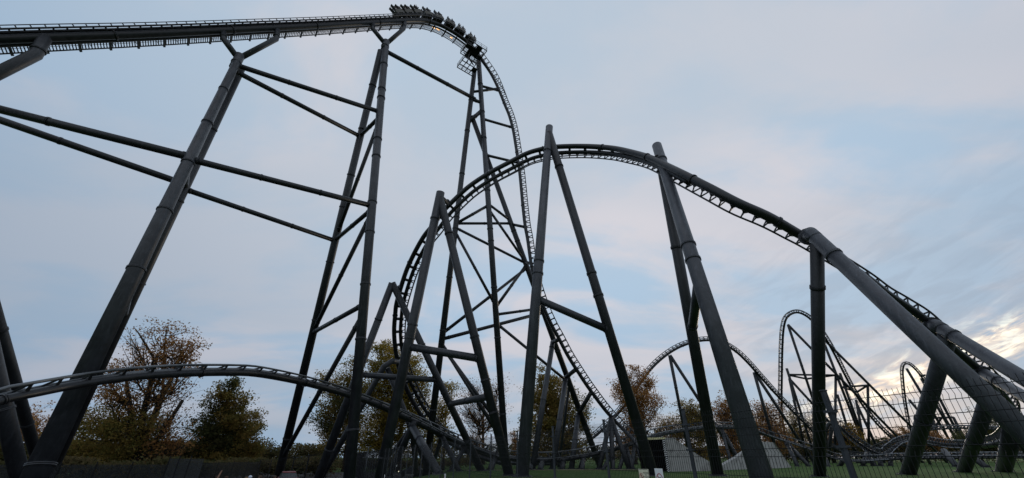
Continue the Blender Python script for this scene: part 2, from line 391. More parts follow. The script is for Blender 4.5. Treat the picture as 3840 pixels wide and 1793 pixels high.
# --- off-frame support on the left that carries the lift
NY = PL(-260, 400)
tY = thing('track_support', 'bent thick support arm holding the lift hill at the top left edge', 'support', (NY.x, NY.y, 0), SUPG)
a = PL(170,140); b = PL(134,205); m = MB(); m.ring_tube([a, b, NY], .54, 20); m.flange(b+(a-b)*.25, a-b, .54); m.build('arm', STEEL2, tY)
gY1 = Vector((NY.x+5, NY.y-6, 0)); gY2 = Vector((NY.x-5, NY.y+7, 0))
leg(tY, NY, gY1, 1.3, mat=STEEL2); leg(tY, NY, gY2, 1.2)
strut('upper of the two long struts entering from the left edge', P(-260, 345, .0245), at_px(A1a,eA1,590), .80, fl=(.05,.42,.97))
strut('lower of the two long struts entering from the left edge', P(-260, 360, .026), at_px(A2a,eA2,693), .76, fl=(.05,.45,.97))
# --- two crossing columns at the bottom left
NZ = P(-122, 808, .0195)
tZ = thing('track_support', 'pair of leaning columns at the bottom left edge behind the low arched track', 'support', (NZ.x, NZ.y, 0), SUPG)
leg(tZ, NZ, P(133, 1700, .0245), .80, flanges=[.35,.7]); leg(tZ, NZ-Vector((.3,.2,0)), P(70, 1770, .0188), .95, mat=STEEL2, flanges=[.68])
# --- pylon C (tall trestle under the maintenance platform)
NC = PL(1795, 228)
tC = thing('track_support', 'tall three legged trestle below the maintenance platform beside the steep drop', 'support', (NC.x, NC.y, 0), SUPG)
C1b = P(1893, 1667, .041); C2a = PL(1782, 262)+Vector((-.2,.4,0)); C2b = P(1613, 1640, .040)
C3a = at_px(C2a, C2b, 430)+Vector((.5,.5,0)); C3b = P(2174, 1542, .0475)
C1a = NC
eC1 = leg(tC, C1a, C1b, 1.02, d2=1.05, mat=STEEL2, flanges=[.08,.17,.25,.4,.5,.53,.64,.75,.9], seg=22)
eC2 = leg(tC, C2a, C2b, .95, d2=1.05, flanges=[.1,.2,.33,.45,.48,.6,.72,.88], seg=22)
eC3 = leg(tC, C3a, C3b, .95, d2=1.05, flanges=[.2,.36,.39,.55,.7,.85], seg=22)
def q1(py): return at_px(C1a, eC1, py)
def q2(py): return at_px(C2a, eC2, py)
def q3(py): return at_px(C3a, eC3, py)
for a, b, d in ((q2(459), q1(414), .8), (q1(385), q2(372), .7), (q1(765), q3(826), .5), (q1(785), q3(979), .5), (q2(839), q1(770), .55), (q2(838), q3(838), .5),
                (q2(854), q3(987), .5), (q2(868), q1(1146), .5), (q3(1004), q2(1250), .55), (q3(994), q1(1154), .55), (q1(1180), q3(1156), .5),
                (q2(1272), q3(1172), .6), (q2(1288), q1(1667), .6), (q2(1296), q1(1615), .6), (q1(1213), q3(1437), .5), (q3(1437), to_ground(q1(1213), P(2073,1707,.049)), .5)):
    member(tC, 'brace', a, b, d, mat=STEEL, seg=12, flanges=[.06,.5,.94])
strut('strut from the crest support to the trestle under the platform', NB-Vector((0,0,1.6)), lerp(q1(372), q2(372), .6), .75)

# ---------------------------------------------------------------- tracks
def catmull(pts, per=14):
    out = []; n = len(pts)
    for i in range(n-1):
        p0, p1, p2, p3 = (pts[max(i-1,0)], pts[i], pts[i+1], pts[min(i+2,n-1)])
        for j in range(per):
            t = j/per; out.append(.5*((2*p1)+(-p0+p2)*t+(2*p0-5*p1+4*p2-p3)*t*t+(-p0+3*p1-3*p2+p3)*t**3))
    out.append(pts[-1]); return out
def resample(P_, A, step):
    """P_ positions, A attribute rows; equal arc-length samples"""
    P_ = np.array([tuple(p) for p in P_]); A = np.array(A, float)
    s_ = np.concatenate([[0], np.cumsum(np.linalg.norm(np.diff(P_, axis=0), axis=1))])
    n = max(2, int(round(s_[-1]/step))+1); u_ = np.linspace(0, s_[-1], n)
    return [Vector(tuple(np.interp(q, s_, P_[:, i]) for i in range(3))) for q in u_], [[np.interp(q, s_, A[:, i]) for i in range(A.shape[1])] for q in u_], s_[-1]
EYEV = Vector((0, 0, EYE))
def frames_view(ps, th):
    fr = []
    for i, p in enumerate(ps):
        T = (ps[min(i+1,len(ps)-1)]-ps[max(i-1,0)]).normalized(); V = (p-EYEV).normalized(); V = (V-T*V.dot(T)).normalized()
        e1 = T.cross(V).normalized(); a = R(th[i]); n = (e1*math.cos(a)+V*math.sin(a)).normalized()
        fr.append((T, n, T.cross(n).normalized()))
    return fr
def frames_plane(ps, S):
    fr = []
    for i, p in enumerate(ps):
        T = (ps[min(i+1,len(ps)-1)]-ps[max(i-1,0)]).normalized(); n = S.cross(T).normalized()
        fr.append((T, n, T.cross(n).normalized()))
    return fr
def flare(m, a, b, T, w0, w1, th, mid=.35):
    """web plate from spine to rail: wide at both ends, slim between"""
    a = Vector(a); b = Vector(b); d = (b-a); N = d.cross(T).normalized()*th/2
    prof = [(0, w0), (.16, w0*.62), (.36, w1*.75), (.72, w1*.6), (1, w1)]
    base = len(m.v)
    for t, w in prof:
        c = a+d*t
        for sx, sn in ((-1,-1),(1,-1),(1,1),(-1,1)): m.v.append(c+T*(w/2*sx)+N*sn)
    for i in range(len(prof)-1):
        for j in range(4):
            k = (j+1) % 4; m.f.append((base+i*4+j, base+i*4+k, base+i*4+4+k, base+i*4+4+j)); m.sm.append(False)
    e = base+(len(prof)-1)*4; m.f.append((base+3, base+2, base+1, base)); m.f.append((e, e+1, e+2, e+3)); m.sm += [False, False]
def track(name_label, stations, frames='view', S=None, gauge=.6, hn=.8, rr=.085, pitch=1.1, seg=16, style='flare', double=None, step=None, sp_r=None, rail_mat=RAILM, tie_w=.14, keep=100, joints=9, fl=None):
    """stations: (x, y, k, theta, radius[, hn])"""
    pos = [s[0] for s in stations]; att = [list(s[1:]) for s in stations]
    P_ = catmull(pos); A_ = catmull([np.array(a, float) for a in att])
    ps, at_, Ltot = resample(P_, [list(a) for a in A_], step or pitch/2)
    th = [a[0] for a in at_]; rad = [a[1] for a in at_]; hns = [a[2] for a in at_]
    if frames == 'plane':
        fa_, fb_ = frames_plane(ps, S), frames_view(ps, th); fr = []
        for i, (A, B) in enumerate(zip(fa_, fb_)):
            w = sst((proj(ps[i])[1]-225)/160) if i > len(ps)*.45 else 0
            n = (A[1]*(1-w)+B[1]*w); n = (n-A[0]*n.dot(A[0])).normalized(); fr.append((A[0], n, A[0].cross(n).normalized()))
    else: fr = frames_view(ps, th)
    c = ps[len(ps)//2]; t = thing('coaster_track', name_label, 'coaster track', (c.x, c.y, c.z), 'track runs of the roller coaster')
    m = MB(); m.ring_tube(ps, rad, seg)
    st = step or pitch/2; jn = max(2, int(joints/st))
    for i in range(jn//2, len(ps)-1, jn): m.flange(ps[i], fr[i][0], rad[i], k=1.2, seg=seg)
    m.build('spine', TRACK, t)
    if double:
        i0, i1 = int(double[0]*len(ps)), int(double[1]*len(ps))
        q = [ps[i]+fr[i][1]*(hns[i]*.58) for i in range(i0, i1)]
        m = MB(); m.ring_tube(q, [rad[i]*.82 for i in range(i0, i1)], seg)
        m.build('second_spine', TRACK, t)
        m = MB(); 
        for i in range(i0, i1, 4):
            m.bar(ps[i], ps[i]+fr[i][1]*hns[i]*.58, .30, .34, up=fr[i][0])
        m.build('spine_ladder', TRACK, t)['kind'] = 'stuff'
    for sd_ in (-1, 1):
        m = MB(); m.ring_tube([ps[i]+fr[i][1]*hns[i]+fr[i][2]*gauge*sd_ for i in range(len(ps))], rr, 8); m.build('rail', rail_mat, t)
    ties = []
    for i in range(1, len(ps)-1, 2 if step is None else max(1, int(round(pitch/step)))):
        T, n, b = fr[i]; m = MB(); p = ps[i]
        if double and i0 <= i < i1: p = p+n*(hns[i]*.58); r_ = rad[i]*.8; h_ = hns[i]*.42
        else: r_ = rad[i]; h_ = hns[i]
        for sd_ in (-1, 1):
            e = p+n*h_+b*gauge*sd_
            if style == 'flare': flare(m, p+b*(sd_*r_*.55)+n*(r_*.5), e, T, fl or pitch*.72, .17 if not fl else .22, .08)
            elif style == 'rung': m.bar(p+b*(sd_*r_*.4), e, tie_w, tie_w*.8, up=T)
        if style == 'rung' or style == 'flare': m.bar(p+n*h_-b*gauge, p+n*h_+b*gauge, tie_w*.8, tie_w*.7, up=T)
        ties.append(((p-EYEV).length, m))
    ties.sort(key=lambda q: q[0])
    for d_, m in ties[:keep]: m.build('crosstie', TRACK, t)
    if len(ties) > keep:
        m = MB()
        for d_, q in ties[keep:]:
            o_ = len(m.v); m.v += q.v; m.f += [tuple(o_+i for i in f) for f in q.f]; m.sm += q.sm
        m.build('crosstie', TRACK, t)['kind'] = 'stuff'
    return t, ps, fr
def S_(px, py, k, th, r, h=.8): return (P(px, py, k), th, r, h)

# near overbanked hill
near = [S_(2080,1738,.052,180,.34,1.0), S_(1930,1737,.049,180,.34,1.0), S_(1865,1733,.047,178,.34,1.05), S_(1800,1714,.046,175,.34,1.1), S_(1720,1680,.045,172,.34,1.2), S_(1640,1628,.044,170,.34,1.4),
  S_(1585,1565,.0435,172,.34,1.6), S_(1540,1490,.043,175,.34,1.65), S_(1506,1410,.0425,178,.34,1.65), S_(1486,1330,.042,180,.34,1.65), S_(1478,1250,.0415,180,.34,1.65), S_(1482,1180,.041,180,.34,1.65),
  S_(1489,1129,.0405,180,.34,1.65), S_(1519,1029,.040,180,.34,1.65), S_(1549,959,.0395,180,.34,1.65), S_(1588,889,.039,180,.34,1.65), S_(1623,845,.0388,180,.34,1.65), S_(1658,797,.0386,180,.34,1.65),
  S_(1698,755,.0386,179,.34,1.65), S_(1758,700,.0388,178,.34,1.65), S_(1833,650,.039,176,.34,1.65), S_(1908,610,.0393,174,.34,1.65), S_(1970,578,.0394,172,.34,1.65), S_(2020,562,.0394,170,.35,1.65), S_(2085,551,.0392,168,.36,1.6),
  S_(2194,549,.0385,162,.37,1.5), S_(2294,556,.0365,155,.38,1.4), S_(2369,572,.0342,148,.39,1.25), S_(2440,594,.0318,142,.40,1.05), S_(2508,627,.0295,138,.41,.95), S_(2568,657,.0277,134,0.42,1.02),
  S_(2668,709,.0257,131,0.43,1.02), S_(2768,762,.0245,128,0.43,1.02), S_(2880,812,.024,122,0.42,1.0), S_(2980,869,.0238,112,0.4,0.98), S_(3035,901,.0237,108,0.38,0.95), S_(3179,994,.0237,98,0.34,0.85), S_(3259,1049,.0238,95,0.34,0.8),
  S_(3329,1104,.0239,90,0.34,0.8), S_(3404,1153,.024,82,0.34,0.8), S_(3473,1203,.0241,78,0.34,0.8), S_(3566,1300,.0244,70,0.34,0.8), S_(3659,1376,.0248,70,0.34,0.8), S_(3746,1466,.0255,74,0.34,0.8), S_(3800,1545,.027,90,0.34,0.8),
  S_(3805,1610,.030,130,.36,.8), S_(3760,1655,.034,150,.36,.8), S_(3690,1672,.038,160,.36,.8)]
near_t, near_ps, near_fr = track('large overbanked hill of dark track sweeping across the middle and down to the right edge', near, pitch=1.12, double=(.06,.62), rr=.09, gauge=.58)

# low arch from the left edge and its continuation
low = [S_(-420,1640,.0135,14,.22,0.45), S_(-180,1568,.0135,14,.22,0.45), S_(0,1502,.0145,14,.235,0.45), S_(130,1474,.0155,14,.25,0.45), S_(250,1450,.0168,14,.26,0.45), S_(400,1425,.018,14,.28,0.45), S_(550,1408,.0195,14,.29,0.45), S_(700,1399,.021,14,.30,0.45), S_(850,1396,.023,14,.32,0.45),
  S_(960,1400,.0248,14,.33,0.45), S_(1100,1425,.0275,14,.34,0.45), S_(1210,1452,.0295,12,.35,0.45), S_(1300,1478,.0315,9,.36,0.45), S_(1400,1512,.0335,2,.37,0.45), S_(1500,1556,0.0355,-8,.37,0.59), S_(1600,1602,0.037,-19,.37,0.63),
  S_(1700,1650,0.0385,-32,.37,0.66), S_(1800,1688,0.0398,-48,.36,0.69), S_(1880,1711,0.0405,-55,.36,0.72), S_(1960,1724,0.0412,-50,.36,1.0), S_(2040,1727,0.0418,-47,.35,1.0), S_(2120,1722,0.0424,-46,.33,1.0), S_(2219,1706,0.0432,-46,.30,1.0), S_(2310,1684,0.044,-46,.28,1.0),
  S_(2384,1660,0.045,-46,.28,1.0), S_(2450,1638,0.0465,-44,.28,1.0), S_(2518,1622,0.0485,-40,.28,.9), S_(2618,1607,0.0515,-34,.28,0.76), S_(2700,1603,0.054,-28,.28,0.76), S_(2768,1606,0.056,-32,.28,0.76), S_(2830,1617,0.057,-40,.28,0.76), S_(2900,1640,0.058,-50,.28,0.76), S_(2980,1664,0.058,-58,.28,0.76), S_(3060,1690,0.057,-62,.28,0.76),
  S_(3130,1716,0.056,-62,.28,0.76), S_(3200,1727,0.056,-58,.28,0.76), S_(3300,1724,0.057,-55,.28,0.76), S_(3400,1719,0.059,-48,.28,0.76), S_(3560,1716,0.062,-40,.28,0.76), S_(3840,1714,.072,-36,.28,0.76)]
low_t, low_ps, low_fr = track('low arched track curving from the left edge down to the grass at right', low, pitch=1.75, style='flare', fl=.30, rr=.095, gauge=.60, joints=12, rail_mat=RAIL3)

# lift hill, crest and first drop
lp = [(-700,178),(-350,163),(0,147),(240,138),(480,130),(720,120),(960,108),(1200,96),(1400,84),(1500,78),(1560,76),(1599,79),(1650,94),(1692,116),(1729,140),(1768,172),(1800,215),(1839,273),(1869,333),(1893,393),(1909,432),(1923,482),(1934,545),(1942,600),(1949,650),(1955,710),(1961,775),(1969,844),(1979,900),(1991,984),(2004,1040),(2020,1098),(2042,1160),(2068,1218),(2095,1268),(2129,1333),(2169,1397),(2209,1457),(2269,1537),(2319,1592)]
LR = [(PL(a, b), 0, .47 if a < 1600 else (.31 if a > 1800 else .40), (.62 if a < 1480 else .62+.20*min(1,(a-1480)/110)) if a < 1800 else 1.0) for a, b in lp]
LR += [(P(2369,1642,.0440), 0, .31, .95), (P(2402,1686,.0415), 0, .31, .95), (P(2430,1722,.0395), 0, .31, .95), (P(2462,1752,.0372), 0, .31, .95)]
drop_t, dps, dfr = track('lift hill track rising from the left over the crest into the first drop', LR, frames='plane', S=LN, pitch=1.05, gauge=.62, rr=.075, style='flare', fl=.30, joints=13)
# lift extras: side tube, catwalk, handrail, until the platform
EXn = [i for i, p in enumerate(dps) if proj(p)[0] < 1775 and proj(p)[1] < 190]
sgn = -1 if dfr[EXn[0]][2].dot(LN) > 0 else 1
def off(i, n, s): return dps[i]+dfr[i][1]*n+dfr[i][2]*s*sgn
m = MB(); m.ring_tube([off(i, -.22, .66) for i in EXn], .16, 10); m.build('side_tube', STEEL2, drop_t)
m = MB()
m.ring_tube([off(i, .22, 2.25) for i in EXn], .075, 6); m.ring_tube([off(i, .26, 1.15) for i in EXn], .05, 6)
m.build('catwalk_stringer', TRACK, drop_t)
m = MB()
for i0 in range(len(EXn)-1):
    for q in range(2):
        i = EXn[i0]; f = q/2; d_ = (dps[i+1]-dps[i])*f
        m.bar(off(i, .26, 1.15)+d_, off(i, .22, 2.25)+d_, .10, .05, up=dfr[i][1])
m.build('catwalk_grating', TRACK, drop_t)
m = MB()
for i in EXn[::5]:
    m.bar(off(i, .0, .5), off(i, .10, 2.42), .16, .22, up=dfr[i][0])
m.build('catwalk_bracket', TRACK, drop_t)['kind'] = 'stuff'
m = MB(); m.ring_tube([off(i, 1.0, 2.05) for i in EXn], .03, 6); m.ring_tube([off(i, .6, 2.05) for i in EXn], .025, 6)
for i in EXn[::4]: m.bar(off(i, .3, 2.05), off(i, 1.0, 2.05), .05, .05)
m.build('handrail', TRACK, drop_t)
m = MB()
m.ring_tube([off(i, .74, -.95) for i in EXn], .05, 6)
for i in EXn[::2]: m.bar(off(i, .35, -.9), off(i, .74, -.95), .09, .09)
m.ring_tube([off(i, .36, -.9) for i in EXn], .10, 6)
m.build('side_ladder', TRACK, drop_t)
m = MB()
lf_ = [i for i in EXn if proj(dps[i])[0] < 1500]
for i, j in zip(lf_, lf_[1:]): m.bar(off(i, .42, 0), off(j, .42, 0), .95, .20, up=dfr[i][1])
m.build('chain_trough', TRACK, drop_t)

# far hills
f1 = [S_(2090,1706,.066,0,.34), S_(2150,1690,.067,0,.34), S_(2215,1648,.069,0,.34), S_(2265,1606,.070,0,.34), S_(2320,1548,.071,0,.34), S_(2375,1478,.072,0,.34), S_(2420,1410,.073,0,.34), S_(2470,1355,.074,0,.34), S_(2530,1311,.0745,0,.34), S_(2590,1286,.075,0,.34), S_(2650,1276,.075,0,.34), S_(2700,1284,.075,0,.34), S_(2755,1315,.076,0,.34), S_(2800,1356,.076,0,.34),
   S_(2850,1412,.077,0,.34), S_(2900,1468,.078,0,.34), S_(2950,1520,.079,0,.34), S_(3010,1580,.080,0,.34), S_(3070,1638,.081,0,.34), S_(3130,1682,.082,-15,.34), S_(3200,1706,.083,-25,.34), S_(3300,1712,.084,-30,.34)]
f1 = [(a, -22 if b == 0 else b, c, d) for a, b, c, d in f1]
track('distant camelback hill of dark track behind the middle of the field', f1, pitch=1.15, seg=10, style='rung', rr=.10, gauge=.6, tie_w=.15)
f2 = [S_(2945,1640,.088,200,.34), S_(2934,1570,.088,180,.34), S_(2931,1500,.088,180,.34), S_(2932,1400,.088,180,.34), S_(2934,1300,.088,180,.34), S_(2939,1230,.088,180,.34), S_(2952,1190,.088,180,.34), S_(2985,1172,.0885,180,.34), S_(3022,1184,.0885,180,.34), S_(3060,1218,.089,180,.34), S_(3095,1268,.089,180,.34), S_(3130,1330,.0895,180,.34),
   S_(3165,1400,.090,180,.34), S_(3200,1465,.091,180,.34), S_(3240,1528,.092,180,.34), S_(3285,1586,.093,180,.34), S_(3340,1640,.095,180,.34), S_(3400,1680,.097,180,.34), S_(3480,1702,.10,180,.34)]
f2 = [(a, {200: -12, 180: -12}.get(b, b), c, d) for a, b, c, d in f2]
track('distant tall narrow hill of track with a vertical left side on the right', f2, pitch=1.5, seg=10, style='rung', rr=.11, gauge=.65, tie_w=.18)
f3 = [S_(3418,1640,.125,-12,.36), S_(3408,1570,.125,-12,.36), S_(3396,1500,.125,-12,.36), S_(3388,1430,.125,-12,.36), S_(3386,1385,.125,-12,.36), S_(3394,1365,.125,-12,.36), S_(3415,1370,.125,-12,.36), S_(3445,1400,.125,-12,.36), S_(3480,1450,.126,-12,.36), S_(3510,1510,.127,-12,.36), S_(3545,1580,.128,-12,.36), S_(3590,1640,.13,-12,.36), S_(3640,1680,.132,-12,.36)]
track('farthest narrow hill of track seen behind the mesh fence near the right edge', f3, pitch=1.8, seg=8, style='rung', rr=.12, gauge=.7, tie_w=.22)
# low twisting run with rungs (right)
t2 = [S_(3098,1680,.060,0,.3), S_(3097,1625,.060,-20,.3), S_(3110,1590,.060,-30,.3), S_(3140,1592,.060,-60,.3), S_(3180,1630,.060,-75,.3), S_(3230,1668,.060,-80,.3), S_(3270,1692,.060,-78,.3), S_(3312,1702,.060,-70,.3), S_(3345,1682,.061,-60,.3), S_(3375,1662,.062,-55,.3), S_(3410,1652,.063,-60,.3), S_(3460,1652,.064,-70,.3), S_(3540,1665,.065,-76,.3), S_(3620,1668,.067,-76,.3), S_(3700,1662,.070,-70,.3)]
track('low twisting track with pale rungs between the mesh fence and the far trees', t2, pitch=1.0, seg=10, style='rung', rr=.09, gauge=.85, tie_w=.14, rail_mat=RAIL2)
t3 = [S_(3264,1694,.082,-40,.28), S_(3330,1665,.083,-45,.28), S_(3400,1645,.084,-40,.28), S_(3470,1616,.085,-20,.28), S_(3540,1608,.086,-12,.28), S_(3640,1606,.088,-12,.28), S_(3760,1612,.09,-12,.28)]
track('far level track crossing behind the big right supports', t3, pitch=1.6, seg=8, style='rung', rr=.10, gauge=.6, tie_w=.2)
t4 = [S_(3340,1722,.055,-30,.24), S_(3480,1719,.055,-30,.24), S_(3620,1717,.055,-30,.24), S_(3740,1716,.055,-30,.24), S_(3900,1716,.056,-30,.24)]
track('ground level brake run track along the grass at the right', t4, pitch=1.2, seg=8, style='rung', rr=.09, gauge=.6, tie_w=.16, rail_mat=RAIL2)

# --- supports of the near hill
def near_at(px, py):
    return min(near_ps, key=lambda p: (proj(p)[0]-px)**2+(proj(p)[1]-py)**2)
def aframe(label, top, legs, d, arm=None, braces=(), armd=.6, mats=(STEEL2, STEEL), bolts=0, flanges=None):
    t = thing('track_support', label, 'support', (top.x, top.y, gz(top.x, top.y)), SUPG); es = []
    for i, (s0, p, dd) in enumerate(legs):
        a = top if s0 is None else s0
        e = leg(t, a, p, d if i == 0 else dd, d2=dd, mat=mats[min(i, 1)], seg=26, bolts=bolts, flanges=(flanges[i] if flanges else None)); es.append((a, e))
    if arm:
        m = MB(); m.ring_tube([top-(Vector((0,0,.6)) if len(arm) == 1 else Vector())]+list(arm), armd/2, 16); m.flange(arm[-1]+(top-arm[-1])*.25, top-arm[-1], armd/2, k=1.3); m.build('arm', STEEL, t)
    for (i, y1), (j, y2), dd in braces:
        member(t, 'brace', at_px(*es[i], y1), at_px(*es[j], y2), dd, mat=STEEL2, seg=18, flanges=[.04,.96])
    return t, es
tp = P(1652, 722, .036)
c1 = aframe('tall A shaped support on the left rise of the overbanked hill', tp, [(None, P(1429,1775,.0272), 1.12), (lerp(tp, P(1429,1775,.0262), .02), P(1909,1782,.0265), .98)], 1.12,
    arm=[near_at(1680,770)], braces=[((0,1300),(1,1345),.85)], flanges=[[.115,.52,.565,.92],[.17,.575,.72,.82]])
tp = P(1471, 1062, .0395)
c0 = aframe('shorter A shaped support at the steep left side of the overbanked hill', tp, [(None, P(1262,1612,.036), 1.12), (None, P(1756,1660,.0365), .95)], 1.0,
    arm=[near_at(1493,1085)], braces=[((0,1405),(1,1425),.75)], flanges=[[.2,.42,.85],[.35,.6,.85]])
member(c0[0], 'brace', at_px(*c0[1][1], 1515), at_px(*c1[1][1], 1487), .75, mat=STEEL2)
ap = P(1470, 1355, .0405)
t = thing('track_support', 'short bent pipe support low at the left foot of the overbanked hill', 'support', (ap.x, ap.y, 0), SUPG)
el = P(1440, 1374, .0402); e = to_ground(el, P(1290, 1640, .0385)); m = MB(); m.ring_tube([near_at(1492,1352), ap, el, lerp(el, e, .5), e], .42, 20); m.flange(lerp(el, e, .3), e-el, .42); m.build('leg', STEEL2, t); foot(t, e, .84)
leg(t, P(1452,1380,.0405), P(1540,1600,.040), .78, mat=STEEL)
tp = P(2060, 476, .0400)
c3 = aframe('tallest A shaped support rising above the top of the overbanked hill', tp, [(None, P(1963,1717,.0255), 1.28), (lerp(tp, P(1963,1717,.0250), .03), P(2449,1782,.0262), 1.10)], 1.08,
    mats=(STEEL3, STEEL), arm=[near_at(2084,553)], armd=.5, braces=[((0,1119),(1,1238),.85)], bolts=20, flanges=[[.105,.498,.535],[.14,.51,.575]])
tp = P(2463, 546, .0325)
c4 = aframe('thick grey A shaped support where the overbanked hill starts to descend', tp, [(None, P(2833,1717,.0170), 1.36), (lerp(tp, P(2833,1717,.0170), .05), P(2693,1786,.0262), 1.12)], 1.12,
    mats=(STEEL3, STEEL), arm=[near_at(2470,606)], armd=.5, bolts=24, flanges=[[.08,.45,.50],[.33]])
t = c4[0]; a_, e_ = c4[1]; member(t, 'brace', at_px(*a_, 1046), P(2597,1228,.0262), .85, mat=STEEL2, flanges=[.96], seg=18)
el = P(3040, 876, .0228)
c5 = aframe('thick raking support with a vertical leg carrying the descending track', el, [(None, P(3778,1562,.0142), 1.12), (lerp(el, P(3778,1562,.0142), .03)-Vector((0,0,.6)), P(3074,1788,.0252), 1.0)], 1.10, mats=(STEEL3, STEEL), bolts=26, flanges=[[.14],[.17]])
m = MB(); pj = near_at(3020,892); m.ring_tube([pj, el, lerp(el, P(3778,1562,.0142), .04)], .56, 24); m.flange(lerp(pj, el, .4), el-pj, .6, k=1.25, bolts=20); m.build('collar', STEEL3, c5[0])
el = P(3512, 1222, .0235); fr_ = P(3840, 1420, .0188)
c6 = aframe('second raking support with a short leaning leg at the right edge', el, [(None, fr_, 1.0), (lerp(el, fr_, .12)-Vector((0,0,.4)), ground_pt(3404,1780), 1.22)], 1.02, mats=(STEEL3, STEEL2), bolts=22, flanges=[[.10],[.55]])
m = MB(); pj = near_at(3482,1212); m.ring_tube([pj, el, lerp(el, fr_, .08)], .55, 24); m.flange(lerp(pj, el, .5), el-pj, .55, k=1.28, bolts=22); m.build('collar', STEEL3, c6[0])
el = P(3690, 1400, .0245); fr_ = P(3840, 1487, .0212)
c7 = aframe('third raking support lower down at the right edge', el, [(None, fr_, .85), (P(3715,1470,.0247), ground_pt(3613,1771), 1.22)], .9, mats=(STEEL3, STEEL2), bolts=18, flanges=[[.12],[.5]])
m = MB(); pj = near_at(3665,1384); m.tube(pj, el, .45, seg=20); m.flange(lerp(pj, el, .6), el-pj, .45, k=1.3, bolts=18); m.tube(el, P(3715,1470,.0247), .5); m.build('collar', STEEL2, c7[0])
el = P(3800, 1605, .0262); fr_ = P(3870, 1600, .023)
t = thing('track_support', 'short thick leaning support beside the right edge of the frame', 'support', (el.x, el.y, 0), SUPG)
leg(t, el, ground_pt(3762,1769), 1.4, mat=STEEL2, seg=24, flanges=[]); leg(t, el, P(3880,1740,.027), .7, seg=16)
# small thin columns branching right of c6 and c7
for i, (a, b, d, lab) in enumerate((((3612,1690,.052),(3700,1757),1.3,'leaning leg standing on the grass between the two thick right supports'), ((3540,1690,.055),(3588,1756),1.3,'short dark leaning leg on the grass left of the second thick right support'))):
    p = P(*a); t = thing('track_support', lab, 'support', (p.x, p.y, 0), SUPG); leg(t, p, gfoot(b, p.y), d*.8, seg=16)

# --- supports of the low arch
nd_ = min(low_ps, key=lambda p: abs(proj(p)[0]-1540)); top = nd_-Vector((0,0,.55))
t = thing('track_support', 'four legged cluster support under the descending low arch', 'support', (top.x, top.y, gz(top.x, top.y)), SUPG)
m = MB(); m.tube(nd_, top-Vector((0,0,.4)), .5, seg=18); m.flange(top, Vector((0,0,1)), .5); m.build('head', STEEL, t)
for b, d in (((1458,1785),.95), ((1562,1787),.85), ((1645,1790),.95), ((1432,1745),.75)):
    g = gfoot(b, top.y, .86); leg(t, top-Vector((0,0,.2)), g, d, seg=18, mat=STEEL2 if d > .9 else STEEL, flanges=[.3])
def low_at(px, ps=None): return min(ps or low_ps, key=lambda p: abs(proj(p)[0]-px))
def post(label, px, feet, d=.8, ps=None):
    q = low_at(px, ps); t = thing('track_support', label, 'support', (q.x, q.y, 0), SUPG)
    for b in feet: leg(t, q-Vector((0,0,.2)), gfoot(b, q.y), d*.88, seg=14, flanges=[.15])
    return t
post('bent two legged support under the low arch beside the tunnel fence', 1650, [(1612,1778),(1722,1776)], .75)
post('two legged support under the low arch by the leftmost white sign of the near fence', 1752, [(1690,1772),(1800,1770)], .7)
post('stubby support under the lowest dip of the arch', 1850, [(1838,1772)], 1.0)
for i, (px, lab) in enumerate(((1990,'first stub post under the lowest sweep of track'), (2028,'second stub post under the lowest sweep of track'), (2110,'stub post beneath the sweep of track where the sandy path passes'), (2180,'stub post under the sweep of track right of the drop columns'))):
    post(lab, px, [(px-3, 1764-i*2+(8 if i == 1 else 0))], .95)
post('broad stub post under the rising sweep of track', 2183, [(2183,1768)], .8)
post('A shaped support under the rising sweep of track left of the tunnel', 2290, [(2262,1772),(2300,1770)], .65)
post('A shaped support under the rising track just before the tunnel', 2345, [(2322,1768),(2375,1774)], .7)
post('two legged support where the rising track passes over the tunnel mouth', 2385, [(2368,1772),(2425,1770)], .8)
post('two legged support standing right of the tunnel wing wall', 2705, [(2745,1765),(2788,1760)], .62)
post('two legged support beside the second concrete wall', 2950, [(2992,1760),(3035,1757)], .9)
post('short leaning support under the low track right of the vertical leg', 3085, [(3108,1750)], .8)
for i, (px, x2) in enumerate(((3155,3150),(3235,3240),(3262,3275))):
    post(('pair of short legs under the low level track left of the twist','short leg under the low level track beneath the twist','short leg under the low level track right of the twist')[i], px, [(x2, 1748)], .9)
def rpost(label, px, py, k, feet, d): 
    q = P(px, py, k); t = thing('track_support', label, 'support', (q.x, q.y, 0), SUPG)
    for b in feet: leg(t, q, gfoot(b, q.y), d, seg=12)
rpost('dark post with a leaning leg under the low twisting track', 3250, 1700, .060, [(3235,1748),(3283,1750)], .75)
rpost('stub post under the bottom of the twisting track', 3300, 1712, .060, [(3303,1748)], 1.0)
rpost('stub post right of the bottom of the twisting track', 3338, 1700, .061, [(3340,1748)], .9)
rpost('leg under the twisting track just left of the second thick support', 3118, 1600, .060, [(3105,1745)], .7)
rpost('thin pair of legs under the twisting track behind the second thick support', 3450, 1670, .064, [(3420,1745),(3490,1742)], .7)
